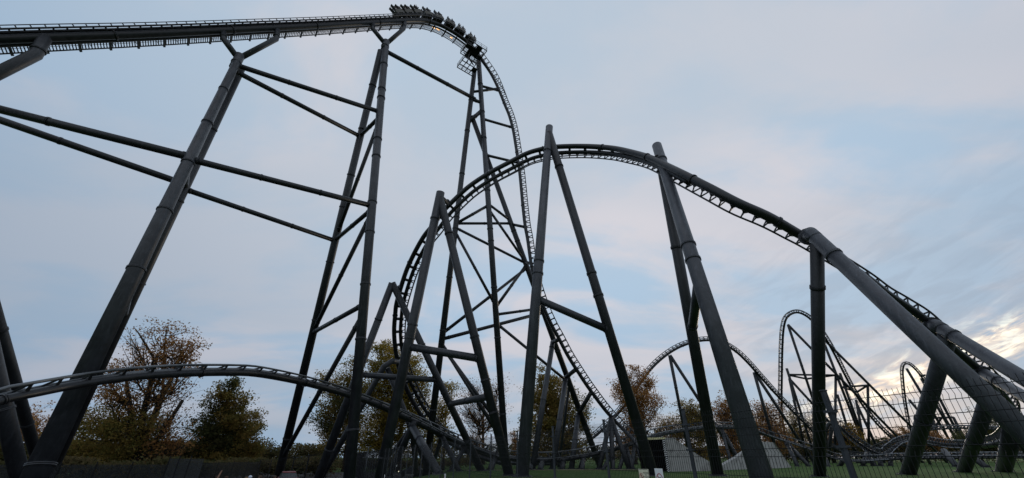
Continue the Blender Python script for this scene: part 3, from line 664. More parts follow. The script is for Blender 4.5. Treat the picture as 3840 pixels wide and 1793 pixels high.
# --- rakers between the trestle and the drop
def drop_at(px, py): return min(dps, key=lambda p: (proj(p)[0]-px)**2+(proj(p)[1]-py)**2)
def raker(label, a_px, out_px, foot_px, d=.8):
    q = drop_at(*out_px); n_ = P(*a_px); t = thing('track_support', label, 'support', (n_.x, n_.y, 0), SUPG)
    member(t, 'arm', n_, q, d*.8, flanges=[.3], seg=12); f_ = gfoot(foot_px, n_.y); e = leg(t, n_, f_, d, seg=14, mat=STEEL2, flanges=[.05,.5])
raker('upper raking post joined to the drop above the dense brown tree', (2073,1282,.0485), (2100,1272), (1996,1768), .9)
raker('middle raking post joined to the drop above the dense brown tree', (2122,1415,.0480), (2160,1380), (2072,1772), .9)
raker('lowest raking post joined to the drop above the dense brown tree', (2168,1555,.0475), (2215,1465), (2143,1770), .9)
for a, b in (((1925,612), 581), ((1966,849), None), ((1991,989), None), ((1913,479), 446), ((1865,340), 322)):
    q = drop_at(*a); s_ = q1(b) if b else q3(a[1]-8); member(tC, 'arm', s_, q, .55, seg=12, flanges=[.1,.9])
member(tC, 'arm', q2(345), drop_at(1865,338), .55, seg=12, flanges=[.55])
q = drop_at(2285,1560); t = thing('track_support', 'cluster of short legs where the drop crosses the distant hill', 'support', (q.x, q.y, 0), SUPG)
for b, d in (((2246,1763),.75), ((2298,1770),.8), ((2360,1766),.8)): leg(t, q-Vector((0,0,.3)), gfoot(b, q.y), d, seg=14)
# --- far hill supports
def far(label, segs, k, d):
    a0 = P(*segs[0][0], k); t = thing('track_support', label, 'support', (a0.x, a0.y, 0), SUPG)
    for s in segs:
        a, b = s[0], s[1]; kb = s[2] if len(s) > 2 else k
        if b == 'g': continue
        if kb == 'g': leg(t, P(*a, k), P(*b, k*.985), d, seg=10, flanges=[.3,.65])
        else: member(t, 'brace', P(*a, k), P(*b, kb), d*.8, seg=8, flanges=[])
far('slim two legged support under the left side of the distant camelback', [((2511,1333),(2562,1590),'g'), ((2513,1333),(2660,1560),'g')], .0745, .85)
far('slim two legged support under the right side of the distant camelback', [((2828,1397),(2880,1582),'g'), ((2833,1402),(2990,1640),'g')], .077, .85)
far('bent pipe support under the low left end of the distant camelback', [((2389,1488),(2404,1582)), ((2404,1582),(2425,1625)), ((2404,1582),(2425,1650),'g')], .0715, .9)
far('wide braced trestle under the distant tall narrow hill', [((2955,1218),(3045,1487),'g'), ((2955,1218),(3374,1647),'g'), ((3085,1273),(3229,1642),'g'), ((3085,1268),(3414,1597),'g'), ((2960,1405),(3134,1407)), ((2962,1408),(3025,1421)), ((3025,1421),(3134,1407)),
    ((3134,1407),(3132,1600),'g'), ((2950,1382),(3020,1600),'g'), ((2960,1420),(3114,1587),'g'), ((3159,1452),(3254,1445)), ((3165,1455),(3215,1470)), ((3215,1470),(3254,1445)), ((3254,1445),(3258,1640),'g'), ((3150,1400),(3250,1680),'g'), ((3210,1500),(3238,1650),'g'), ((3215,1520),(3290,1680),'g'), ((3140,1480),(3200,1680),'g'), ((2960,1420),(3000,1600),'g')], .0895, .78)
far('braced trestle under the farthest narrow hill', [((3400,1383),(3560,1650),'g'), ((3455,1420),(3580,1640),'g'), ((3410,1500),(3560,1680),'g'), ((3495,1568),(3575,1565)), ((3495,1568),(3520,1640),'g'), ((3575,1565),(3620,1650),'g'), ((3530,1568),(3500,1610)), ((3450,1410),(3470,1407)), ((3500,1450),(3600,1640),'g')], .127, 1.1)

# ---------------------------------------------------------------- maintenance platform
pc = PL(1772, 178); dpc = pc-Vector((0,0,1.2))
tP = thing('maintenance_platform', 'steel cage platform with railings hung beside the top of the first drop', 'platform', tuple(dpc))
def deck(c, lx, ly, nx, ny, rail_h, plates=()):
    X, Y, Z = LD, LN, Vector((0,0,1)); m = MB()
    for i in range(nx+1): m.bar(c+X*(lx*(i/nx-.5))-Y*ly/2, c+X*(lx*(i/nx-.5))+Y*ly/2, .12, .18)
    for j in range(ny+1): m.bar(c-X*lx/2+Y*(ly*(j/ny-.5)), c+X*lx/2+Y*(ly*(j/ny-.5)), .12, .18)
    m.build('deck_frame', TRACK, tP)
    if plates:
        m = MB()
        for i, j in plates: m.box(c+X*(lx*((i+.5)/nx-.5))+Y*(ly*((j+.5)/ny-.5))+Z*.12, X*lx/nx*.46, Y*ly/ny*.46, Z*.015)
        m.build('deck_plate', STEEL2, tP)
    m = MB()
    cs_ = [c+X*lx/2*a+Y*ly/2*b for a, b in ((-1,-1),(1,-1),(1,1),(-1,1))]
    for a, b in zip(cs_, cs_[1:]+cs_[:1]):
        for h in (rail_h, rail_h*.55): m.tube(a+Z*h, b+Z*h, .035, seg=6)
        for q in range(4): m.tube(lerp(a, b, q/3), lerp(a, b, q/3)+Z*rail_h, .035, seg=6)
    m.build('railing', TRACK, tP)
deck(PL(1776, 195, 1.6), 4.2, 3.8, 4, 4, 1.15, plates=[(1,1),(1,2),(2,1),(2,2),(0,2),(2,3),(1,0),(3,1)])
deck(PL(1757, 250, 1.2), 3.6, 3.0, 4, 3, 1.1, plates=[(3,1)])
m = MB()
for s_ in (-1, 1):
    a = PL(1776,195,1.6)+LD*.8*s_; b = PL(1770,250,1.2)+LD*1.2*s_; m.bar(a, b, .12, .12)
    m.bar(PL(1745,200,.3)+LD*s_*.4, PL(1776,245,.3), .14, .14)
for q in range(9): a = lerp(PL(1776,200,.8), PL(1790,250,.8), q/8); m.bar(a-LD*.4, a+LD*.4, .10, .05)
m.build('ladder', TRACK, tP)

# ---------------------------------------------------------------- people (one skinned body each for sitting and standing)
SKIN = material('skin', (.30,.17,.12), .6)
def skin_mesh(name, joints, bones, mat):
    me = bpy.data.meshes.new(name+'_rig'); me.from_pydata([j[0] for j in joints], bones, [])
    o = bpy.data.objects.new(name+'_rig', me); C.objects.link(o)
    mod = o.modifiers.new('s', 'SKIN'); sk = me.skin_vertices[0].data
    for i, j in enumerate(joints): sk[i].radius = (j[1], j[2] if len(j) > 2 else j[1]); sk[i].use_root = (i == 0)
    sub = o.modifiers.new('d', 'SUBSURF'); sub.levels = 1; sub.render_levels = 1
    dg = bpy.context.evaluated_depsgraph_get(); dg.update(); em = bpy.data.meshes.new_from_object(o.evaluated_get(dg))
    em.name = name; em.materials.clear(); em.materials.append(mat)
    em.polygons.foreach_set('use_smooth', [True]*len(em.polygons))
    bpy.data.objects.remove(o); return em
def figure(kind, arms, mat):
    if kind == 'stand':
        J = [((0,0,.98),.15,.11), ((0,0,1.15),.13,.10), ((0,0,1.38),.17,.11), ((0,0,1.50),.06), ((0,.02,1.57),.075), ((0,.02,1.66),.095), ((0,.01,1.74),.06),
             ((.11,0,.90),.09), ((.12,.01,.50),.06), ((.12,-.02,.10),.045), ((.12,.12,.04),.04), ((-.11,0,.90),.09), ((-.12,.01,.50),.06), ((-.12,-.02,.10),.045), ((-.12,.12,.04),.04),
             ((.20,0,1.42),.055), ((-.20,0,1.42),.055)]
        hip, sh, z0 = 0, 2, 1.42
    else:
        J = [((0,0,.45),.15,.11), ((0,-.02,.62),.13,.10), ((0,-.05,.88),.17,.11), ((0,-.05,1.0),.06), ((0,-.03,1.07),.075), ((0,-.03,1.16),.095), ((0,-.04,1.24),.06),
             ((.11,.08,.45),.085), ((.13,.45,.46),.06), ((.13,.52,.08),.045), ((.13,.64,.03),.04), ((-.11,.08,.45),.085), ((-.13,.45,.46),.06), ((-.13,.52,.08),.045), ((-.13,.64,.03),.04),
             ((.20,-.05,.92),.055), ((-.20,-.05,.92),.055)]
        z0 = .92
    B = [(0,1),(1,2),(2,3),(3,4),(4,5),(5,6),(0,7),(7,8),(8,9),(9,10),(0,11),(11,12),(12,13),(13,14),(2,15),(2,16)]
    y0 = J[15][0][1]
    for s in (1, -1):
        b0 = 15 if s == 1 else 16; n = len(J)
        if arms == 'up': ch = [((.26*s,y0+.05,z0+.28),.045), ((.24*s,y0+.10,z0+.52),.035), ((.24*s,y0+.12,z0+.60),.035)]
        elif arms == 'down': ch = [((.25*s,y0,z0-.28),.045), ((.26*s,y0+.06,z0-.52),.035), ((.26*s,y0+.08,z0-.60),.035)]
        else: ch = [((.24*s,y0+.10,z0-.24),.045), ((.16*s,y0+.32,z0-.18),.035), ((.14*s,y0+.40,z0-.14),.035)]
        J += ch; B += [(b0,n),(n,n+1),(n+1,n+2)]
        hx, hy, hz = ch[2][0]; up = 1 if arms == 'up' else -1
        for f in range(4):
            fx = hx+(f-1.5)*.02; k = len(J); J += [((fx,hy+.01,hz+up*.05),.010), ((fx,hy+.025,hz+up*(.085-.006*abs(f-1.5))),.008)]; B += [(n+2,k),(k,k+1)]
        k = len(J); J.append(((hx-.045*s,hy+.03,hz+up*.03),.011)); B.append((n+2,k))
    # nose
    k = len(J); hd = J[5][0]; J.append(((0,hd[1]+.105,hd[2]-.01),.018)); B.append((5,k))
    return skin_mesh('person_'+kind, J, B, mat), J[5][0]
def hair_mesh(c, mat, r=.112):
    m = MB(); n = 10
    for i in range(6):
        a = i/5*math.pi*.58
        for j in range(n): b = 2*math.pi*j/n; m.v.append(Vector((c[0]+r*math.sin(a)*math.cos(b), c[1]-.02+r*1.1*math.sin(a)*math.sin(b), c[2]+.035+r*math.cos(a)*1.0)))
    for i in range(5):
        for j in range(n): m.f.append((i*n+j, i*n+(j+1)%n, (i+1)*n+(j+1)%n, (i+1)*n+j)); m.sm.append(True)
    me = bpy.data.meshes.new('hair'); me.from_pydata([tuple(p) for p in m.v], [], m.f); me.materials.append(mat); me.polygons.foreach_set('use_smooth', m.sm); return me
def limbs_clothes(kind, mat):
    """jacket: a slightly larger shell round the torso"""
    m = MB(); z = 0 if kind == 'stand' else -.5; y = 0 if kind == 'stand' else -.03
    secs = [(.92,.165,.125),(1.05,.165,.12),(1.2,.17,.125),(1.36,.205,.135),(1.45,.17,.11),(1.49,.08,.075)]
    n = 14
    for h, rx, ry in secs:
        for j in range(n): a = 2*math.pi*j/n; m.v.append(Vector((rx*math.cos(a), y+ry*math.sin(a), h+z)))
    for i in range(len(secs)-1):
        for j in range(n): m.f.append((i*n+j, i*n+(j+1)%n, (i+1)*n+(j+1)%n, (i+1)*n+j)); m.sm.append(True)
    me = bpy.data.meshes.new('jacket'); me.from_pydata([tuple(p) for p in m.v], [], m.f); me.materials.append(mat); me.polygons.foreach_set('use_smooth', m.sm); return me
HAIRS = [material('brown_hair', (.05,.028,.015), .8), material('dark_hair', (.012,.010,.009), .8), material('fair_hair', (.16,.10,.05), .8), material('white_wool_hat', (.55,.60,.68), .9)]
CLOTH = [material('dark_blue_jacket', (.02,.025,.045), .8), material('grey_jacket', (.07,.07,.075), .8), material('olive_jacket', (.04,.045,.03), .8), material('pale_jacket', (.32,.32,.33), .8)]
body_sit, hs = figure('sit', 'fwd', SKIN); body_sit_up, _ = figure('sit', 'up', SKIN); body_std, hd_ = figure('stand', 'down', SKIN); body_std_up, _ = figure('stand', 'up', SKIN)
hair_sit = [hair_mesh(hs, h) for h in HAIRS]; hair_std = [hair_mesh(hd_, h) for h in HAIRS]
jk_sit = [limbs_clothes('sit', c_) for c_ in CLOTH]; jk_std = [limbs_clothes('stand', c_) for c_ in CLOTH]
def person(mat4, label, sit, up, ih, ic, group):
    o = link('person', (body_sit_up if up else body_sit) if sit else (body_std_up if up else body_std)); o.matrix_world = mat4; tag(o, label, 'person', group)
    h = link('hair' if ih != 3 or sit else 'hat', (hair_sit if sit else hair_std)[ih]); h.parent = o
    j = link('jacket', (jk_sit if sit else jk_std)[ic]); j.parent = o
    return o

# ---------------------------------------------------------------- train
CARM = material('dark_olive_car_paint', (.030,.030,.018), .35, var=(.045,.04,.02), vscale=2)
SEATM = material('black_seat', (.010,.010,.012), .55)
s_i = [i for i, p in enumerate(dps) if proj(p)[1] < 300]
a0 = min(s_i, key=lambda i: abs(proj(dps[i])[0]-1513)); a1 = min(s_i, key=lambda i: abs(proj(dps[i])[0]-1757)+abs(proj(dps[i])[1]-160)*.3)
NCAR = 8
c = dps[(a0+a1)//2]; tr = thing('coaster_train', 'eight car coaster train full of riders tipping over the crest of the lift hill', 'train', tuple(c))
def car_mesh():
    out = {}
    m = MB(); poly = [(0,-1.0,.28),(0,-1.0,.75),(0,-.65,.95),(0,.35,.98),(0,.75,.80),(0,1.0,.45),(0,.95,.25)]
    m.prism([(-.78, b, c_) for _, b, c_ in poly], (1.56, 0, 0)); m.abox(-.45,.45,-1.25,-1.0,.30,.45); out['body'] = m
    m = MB()
    for sx in (-.66, .66):
        for yy in (-.7, .65):
            for dz in (.09, -.16): m.tube(Vector((sx-.05, yy, dz)), Vector((sx+.05, yy, dz)), .09, seg=10)
            m.abox(sx-.10, sx+.10, yy-.22, yy+.22, .02, .30)
    out['wheel_carrier'] = m
    return out
def seat_mb(x0, y0):
    m = MB()
    m.prism([(x0-.24, y0-.34, 2.25), (x0-.24, y0-.20, 2.28), (x0-.24, y0+.02, 1.25), (x0-.24, y0+.42, 1.20), (x0-.24, y0+.42, 1.02), (x0-.24, y0-.14, 1.0)], (.48, 0, 0))
    m.tube(Vector((x0-.2, y0-.22, 1.95)), Vector((x0-.2, y0+.34, 1.62)), .05, seg=8); m.tube(Vector((x0+.2, y0-.22, 1.95)), Vector((x0+.2, y0+.34, 1.62)), .05, seg=8)
    m.tube(Vector((x0-.22, y0+.34, 1.62)), Vector((x0+.22, y0+.34, 1.62)), .08, seg=8)
    return m
def to_mesh(m, name, mat):
    me = bpy.data.meshes.new(name); me.from_pydata([tuple(p) for p in m.v], [], m.f); me.polygons.foreach_set('use_smooth', m.sm); me.materials.append(mat); return me
cm = car_mesh(); me_body = to_mesh(cm['body'], 'car_body', CARM); me_wh = to_mesh(cm['wheel_carrier'], 'wheel_carrier', TRACK)
spots = [(-.36,-.45), (.36,-.45), (-.36,.55), (.36,.55)]; me_seats = [to_mesh(seat_mb(*s), 'seat', SEATM) for s in spots]
upset = {(6,1), (6,2), (2,3), (4,0), (0,0), (7,2)}
for q in range(NCAR):
    fi = a0+(a1-a0)*q/(NCAR-1); i = int(fi); T, n, b = dfr[i]; p = dps[i]+(dps[min(i+1,len(dps)-1)]-dps[i])*(fi-i)+n*(.82+.12)
    X = T.cross(n).normalized(); M = Matrix((( X.x, T.x, n.x, p.x), (X.y, T.y, n.y, p.y), (X.z, T.z, n.z, p.z), (0,0,0,1)))
    o = link('car', me_body); o.parent = tr; o.matrix_parent_inverse = Matrix.Translation(-c); o.matrix_basis = M; o.matrix_parent_inverse = Matrix.Translation(-c)
    w = link('wheel_carrier', me_wh); w.parent = o
    for k_, s in enumerate(spots):
        st_ = link('seat', me_seats[k_]); st_.parent = o
        pm = M @ Matrix.Translation((s[0], s[1]+.08, .80))
        up = (q, k_) in upset
        rowt = ('rear row', 'front row')[k_ >= 2]; side = ('near side', 'far side')[k_ % 2]
        ordn = ('last', 'seventh', 'sixth', 'fifth', 'fourth', 'third', 'second', 'leading')[q]
        person(pm, 'rider with %s, %s %s seat of the %s train car' % ('raised arms' if up else 'lowered arms', rowt.split()[0], side.split()[0], ordn), True, up, (q+k_) % 3, (q*2+k_) % 4, 'riders on the train')
# small lit lamps on the catwalk
LM = bpy.data.materials.new('warm_lamp'); LM.use_nodes = True; b_ = LM.node_tree.nodes['Principled BSDF']; b_.inputs['Emission Color'].default_value = (1,.55,.22,1); b_.inputs['Emission Strength'].default_value = 3
for px, py, lab in ((1626,104,'warm lit lamp under the catwalk nearest the crest'), (1642,110,'warm lit lamp just below the crest lamp'), (1692,141,'yellow lit lamp lower on the catwalk above the platform')):
    p = PL(px, py, -1.6); m = MB(); m.box(p, LD*.30, LN*.06, Vector((0,0,.05))); o = m.build('lamp', LM, None, origin=p); tag(o, lab, 'lamp', 'lamps on the catwalk')
    m = MB(); m.box(p+Vector((0,0,.10)), LD*.36, LN*.10, Vector((0,0,.04))); m.build('housing', TRACK, o)

# ---------------------------------------------------------------- tunnel
def quad_wall(name, label, pts, th, mat, cat='wall'):
    m = MB(); m.prism(pts, th); c_ = pts[0]; o = m.build(name, mat, None, origin=Vector((c_[0], c_[1], 0))); return tag(o, label, cat)
g0 = ground_pt(2502, 1769); gx, gy = g0.x, g0.y
kk = g0.y/ray(2502,1769).y
zt = P(2502, 1646, kk).z
lf = P(2418, 1770, kk*1.02); lx, ly = lf.x, lf.y
tn = thing('tunnel_portal', 'square black tunnel mouth with a pale yellow lintel set in the grass', 'tunnel', (gx, gy, 0))
dirp = (Vector((lx, ly, 0))-Vector((gx, gy, 0))); W = dirp.length; dirp.normalize(); back = Vector((-dirp.y, dirp.x, 0)); back = back if back.y > 0 else -back
B0 = Vector((gx, gy, 0))
def pv(a, h, d=0): return B0+dirp*a+back*d+Vector((0,0,h))
m = MB(); m.prism([pv(-.02,0,.35), pv(W,0,.35), pv(W,zt,.35), pv(-.02,zt,.35)], back*.1); m.build('shade_panel', BLACK, tn)  # black sheet across the mouth stands in for the shade inside
m = MB(); m.prism([pv(-.35,0), pv(0,0), pv(0,zt), pv(-.35,zt)], back*9); m.prism([pv(W,0), pv(W+.4,0), pv(W+.4,zt), pv(W,zt)], back*9); m.prism([pv(0,zt-.02,.42), pv(W,zt-.02,.42), pv(W,zt+.0,.42), pv(0,zt,.42)], back*8); m.build('side_wall', BLACK, tn)
m = MB(); m.prism([pv(-.4,zt+.003,-.05), pv(W+.4,zt+.003,-.05), pv(W+.4,zt+.25,-.05), pv(-.4,zt+.25,-.05)], back*.5); m.build('lintel', YEL, tn)
m = MB(); n_ = 17
for i in range(n_):
    h = zt*(i+.5)/n_; s_ = zt/n_*.42
    m.prism([pv(-.02,h+s_,-.02), pv(-.2,h-s_*.2,-.02), pv(-.2,h-s_*1.2,-.02), pv(-.02,h,-.02)], -back*.01)
    m.prism([pv(-.38,h+s_,-.02), pv(-.2,h-s_*.2,-.02), pv(-.2,h-s_*1.2,-.02), pv(-.38,h,-.02)], -back*.01)
m.build('chevron_strip', WHITE, tn)
# wing wall falling to the right
wd = (ground_pt(2700,1766)-B0); wd.z = 0; WL = wd.length; wd.normalize(); wb = Vector((-wd.y, wd.x, 0)); wb = wb if wb.y > 0 else -wb
def wv(a, h): return B0+wd*a+Vector((0,0,h))
quad_wall('wing_wall', 'pale concrete wing wall sloping down right of the black tunnel mouth', [wv(.42,0), wv(WL,0), wv(WL,.55), wv(WL*.88,.9), wv(WL*.68,1.7), wv(WL*.45,2.75), wv(WL*.22,3.9), wv(.9,zt+.22), wv(.42,zt+.22)], wb*.6, CONC)
g1 = ground_pt(2700,1764); g2 = ground_pt(2925,1756); g3 = ground_pt(2968,1753)
k2 = g2.y/ray(2925,1756).y; z2 = P(2925,1657,k2).z
h_ = (g2-g1); quad_wall('concrete_wall', 'grey concrete ramp wall rising behind the thick grey support', [Vector((g1.x,g1.y,0)), Vector((g2.x,g2.y,0)), Vector((g2.x,g2.y,z2)), Vector((g1.x,g1.y,0))+Vector((h_.x,h_.y,0))*.72+Vector((0,0,z2)), Vector((g1.x,g1.y,0))+Vector((h_.x,h_.y,0))*.30+Vector((0,0,z2*.42)), Vector((g1.x,g1.y,.4))], Vector((.8,3,0)), CONC)
quad_wall('concrete_wall', 'paler end face of the concrete ramp wall falling steeply to the right', [Vector((g2.x+.01,g2.y-.02,0)), Vector((g3.x,g3.y,0)), Vector((g2.x+.3,g2.y-.02,z2-.05)), Vector((g2.x+.01,g2.y-.02,z2-.05))], Vector((.5,2.5,0)), CONC)

# ---------------------------------------------------------------- mesh fence (near)
HF = .70; zt_f = EYE+HF
def fpt(px, py, z=None):
    r = ray(px, py); k = HF/r.z; q = r*k; return Vector((q.x, q.y, 0))
fa = fpt(2210, 1590); fb = fpt(3740, 1400); fd = (fb-fa).normalized()
PAN = 2.5
f0 = fpt(3094, 1486)          # a post stands here
near_n, far_n = 2, 34
fence = thing('mesh_fence', 'green grey welded mesh fence running from the right edge away to the left', 'fence', tuple(f0))
def wire(m, a, b, r): m.tube(a, b, r, seg=4)
def panel_mb(a, b, coarse):
    m = MB(); d = (b-a).normalized(); n_ = Vector((d.y, -d.x, 0)); L = (b-a).length
    r = .0034 if not coarse else .0030
    prof = []
    zs = [.06,.26,.46,.66,.86,1.06,1.26,1.46,1.66,1.86,2.06,2.26]
    folds = (.46, 1.06, 1.66, 2.18)
    pz = [.04] if gz(a.x, a.y) > -.05 else [gz(a.x, a.y)+.02, -.7, -.35, .04]
    for f in folds: pz += [f-.05, f, f+.05]
    pz = [q for q in pz if q < zt_f-.03]+[zt_f]
    def off_(z): return .03 if any(abs(z-f) < .01 for f in folds) else 0.
    nw = int(L/(.05 if not coarse else .07))
    for i in range(nw+1):
        c_ = a+d*(L*i/nw)
        m.ring_tube([c_+n_*off_(z)+Vector((0,0,z)) for z in pz], r, 4, caps=False, smooth=False)
    hz = [.06,.26]+([-.15,-.45,-.75] if gz(a.x, a.y) < -.5 else [])
    for f in folds: hz += [f-.05, f+.05]
    hz += [.76, 1.36, 1.9, 2.0]
    for z in hz:
        if z < zt_f-.02: m.ring_tube([a+Vector((0,0,z)), b+Vector((0,0,z))], r*1.15, 4, caps=False)
    return m
for i in range(-near_n, far_n):
    a = f0-fd*PAN*i; b = f0-fd*PAN*(i+1)
    if gz(a.x, a.y) < -.02 or gz(b.x, b.y) < -.02: zoff = 0
    panel_mb(a-fd*.04, b+fd*.04, i > 7).build('mesh_panel', WIRE, fence)
    m = MB(); m.abox(a.x-.026, a.x+.026, a.y-.026, a.y+.026, -1.3, zt_f+.06); m.tube(Vector((a.x, a.y, zt_f+.06)), Vector((a.x, a.y, zt_f+.075)), .045, seg=8)
    for z in (.5, 1.1, 1.7, 2.1): m.abox(a.x-.06, a.x+.06, a.y-.045, a.y+.045, z, z+.03)
    m.build('post', GALV if i >= 0 else WIRE, fence)
# signs on the fence
def text_obj(s, size, mat, M, parent, name='lettering'):
    cu = bpy.data.curves.new(name, 'FONT'); cu.body = s; cu.size = size; cu.align_x = 'CENTER'; cu.align_y = 'CENTER'; cu.extrude = .0006; cu.space_line = .9
    o = bpy.data.objects.new('tmp', cu); C.objects.link(o); dg = bpy.context.evaluated_depsgraph_get(); dg.update()
    me = bpy.data.meshes.new_from_object(o.evaluated_get(dg)); bpy.data.objects.remove(o); me.materials.clear(); me.materials.append(mat)
    t = link(name, me); t.parent = parent; t.matrix_basis = M; return t
nrm = Vector((-fd.y, fd.x, 0)); nrm = nrm if nrm.dot(-fa) > 0 else -nrm   # toward the camera
xd = Vector((0,0,1)).cross(nrm)                                           # reader's right
def fence_at(px, py):
    """point where the pixel ray meets the fence plane"""
    r = ray(px, py); k = (f0.dot(nrm))/r.dot(nrm); return P(px, py, k)
def ring(m, c, r0, r1, th, n=28):
    base = len(m.v)
    for i in range(n):
        a = 2*math.pi*i/n
        for r_, z in ((r0, 0), (r1, 0), (r1, th), (r0, th)): m.v.append(Vector((c[0]+r_*math.cos(a), c[1]+r_*math.sin(a), c[2]+z)))
    for i in range(n):
        j = (i+1) % n
        for q in range(4): w = (q+1) % 4; m.f.append((base+i*4+q, base+i*4+w, base+j*4+w, base+j*4+q)); m.sm.append(False)
def sign(px, py, w, h, label, kind):
    c_ = fence_at(px, py)+nrm*.02; c_ = c_-Vector((0,0,h/2))
    Mw = Matrix(((xd.x, 0, nrm.x, c_.x), (xd.y, 0, nrm.y, c_.y), (0, 1, 0, c_.z), (0,0,0,1)))
    m = MB(); m.abox(-w/2, w/2, -h/2, h/2, 0, .004)
    me = to_mesh(m, 'sign', CREAM if kind == 'walk' else WHITE); o = link('warning_sign', me); o.matrix_world = Mw; tag(o, label, 'sign', 'warning signs on the mesh fence')
    def sub(m, name, mat): q = link(name, to_mesh(m, name, mat)); q.parent = o; return q
    if kind in ('walk', 'mini'):
        m = MB(); e = .006
        for a in ((-w/2, w/2, h/2-e*2, h/2-e), (-w/2, w/2, -h/2+e, -h/2+e*2)): m.abox(a[0]+e, a[1]-e, a[2], a[3], .004, .0055)
        for s_ in (-1, 1): m.abox(s_*(w/2-e*1.5)-e/2, s_*(w/2-e*1.5)+e/2, -h/2+e*2, h/2-e*2, .004, .0055)
        sub(m, 'border', INK)
        r_ = w*.19; cx_ = -w*.23
        m = MB(); ring(m, (cx_, h*.08, .004), r_*.86, r_, .002); m.box((cx_, h*.08, .0065), Vector((r_*.62,-r_*.62,0)), Vector((.004,.004,0)), Vector((0,0,.0008))); sub(m, 'prohibition_ring', RED)
        m = MB(); hy = h*.08
        m.tube(Vector((cx_, hy+r_*.52, .0045)), Vector((cx_, hy+r_*.52, .006)), r_*.13, seg=12)
        for a, b in (((0,.38),(0,-.05)), ((0,-.05),(-.18,-.6)), ((0,-.05),(.2,-.58)), ((0,.32),(-.24,.02)), ((0,.32),(.26,.08))):
            m.bar(Vector((cx_+a[0]*r_, hy+a[1]*r_, .0052)), Vector((cx_+b[0]*r_, hy+b[1]*r_, .0052)), r_*.14, .0015)
        sub(m, 'walking_figure', INK)
        if kind == 'walk': text_obj('NUDZIEM\nNCI\nWNAGIONA\nOSOB\nNALETNIA\nON TEREN', h*.125, INK, Matrix.Translation((w*.22, 0, .005)), o)
        else: text_obj('T\nT', h*.35, INK, Matrix.Translation((w*.22, 0, .005)), o)
    else:
        r_ = w*.40
        m = MB(); ring(m, (0, -h*.05, .004), r_*.84, r_, .002, 40); m.box((0, -h*.05, .0068), Vector((r_*.62,-r_*.62,0)), Vector((.005,.005,0)), Vector((0,0,.0008))); sub(m, 'prohibition_ring', RED)
        m = MB(); cy_ = -h*.05
        m.abox(-r_*.45, r_*.45, cy_+r_*.15, cy_+r_*.25, .004, .0055); m.abox(-r_*.2, r_*.2, cy_-.02, cy_+r_*.2, .004, .0056)
        for s_ in (-1, 1):
            m.abox(s_*r_*.5-r_*.22, s_*r_*.5+r_*.22, cy_+r_*.30, cy_+r_*.36, .004, .0055)
            m.bar(Vector((s_*r_*.15, cy_+r_*.1, .005)), Vector((s_*r_*.32, cy_-r_*.42, .005)), r_*.09, .0015)
        m.tube(Vector((0, cy_-r_*.12, .0045)), Vector((0, cy_-r_*.12, .006)), r_*.14, seg=14)
        sub(m, 'drone_pictogram', INK)
sign(2415, 1759, .30, .30, 'cream sign with a crossed out walking figure and black lettering', 'walk')
sign(2472, 1757, .215, .30, 'white sign with a red ring crossing out a drone', 'drone')
sign(1671, 1777, .30, .30, 'small white sign with a crossed out figure left of the crossing low columns', 'mini')
sign(1444, 1780, .50, .60, 'small white sign at the foot of the left A shaped support', 'mini')
sign(1328, 1783, .55, .65, 'small white sign at the foot of the crest support, leftmost of the fence signs', 'mini')

# second fence (dark, screened) at the left
SCREEN = bpy.data.materials.new('dark_screen_net'); SCREEN.use_nodes = True; t = SCREEN.node_tree; b = t.nodes['Principled BSDF']; b.inputs['Base Color'].default_value = (.018,.022,.024,1); b.inputs['Roughness'].default_value = .9
tcn = nd(t, 'ShaderNodeTexCoord'); nz = nd(t, 'ShaderNodeTexNoise'); nz.inputs['Scale'].default_value = 22; t.links.new(tcn.outputs['Object'], nz.inputs['Vector'])
tp_ = nd(t, 'ShaderNodeBsdfTransparent'); mx = nd(t, 'ShaderNodeMixShader'); t.links.new(smooth(t, nz.outputs['Fac'], .42, .56), mx.inputs[0]); t.links.new(tp_.outputs[0], mx.inputs[1]); t.links.new(b.outputs[0], mx.inputs[2])
t.links.new(mx.outputs[0], t.nodes['Material Output'].inputs[0])
def screen_fence(label, pts_, zt_, mat=SCREEN, post_h=.15):
    a0_ = pts_[0]; t = thing('screen_fence', label, 'fence', (a0_.x, a0_.y, gz(a0_.x, a0_.y)))
    for a, b in zip(pts_, pts_[1:]):
        n = max(1, int((b-a).length/2.5))
        for i in range(n):
            p = lerp(a, b, i/n); q = lerp(a, b, (i+1)/n); d = (q-p).normalized(); g = gz(p.x, p.y)
            m = MB(); m.bar(Vector((p.x,p.y,(g+zt_)/2)), Vector((q.x,q.y,(g+zt_)/2)), .012, zt_-g-.05); m.build('net_panel', mat, t)
            m = MB(); m.abox(p.x-.03, p.x+.03, p.y-.06, p.y-.015, g, zt_+post_h); m.build('post', WIRE, t)
def gp(px, k): q = P(px, 1715, k); return Vector((q.x, q.y, 0))
screen_fence('dark netted fence along the bottom left edge', [gp(-300,.020), gp(640,.0205)], 1.15)
screen_fence('leaning pale grey netted gate panel at the end of the left fence', [gp(640,.0205), gp(768,.0165)], 1.55, mat=SCREEN)
screen_fence('dark netted fence behind the heads of the people', [gp(762,.033), gp(985,.040)], 1.05)
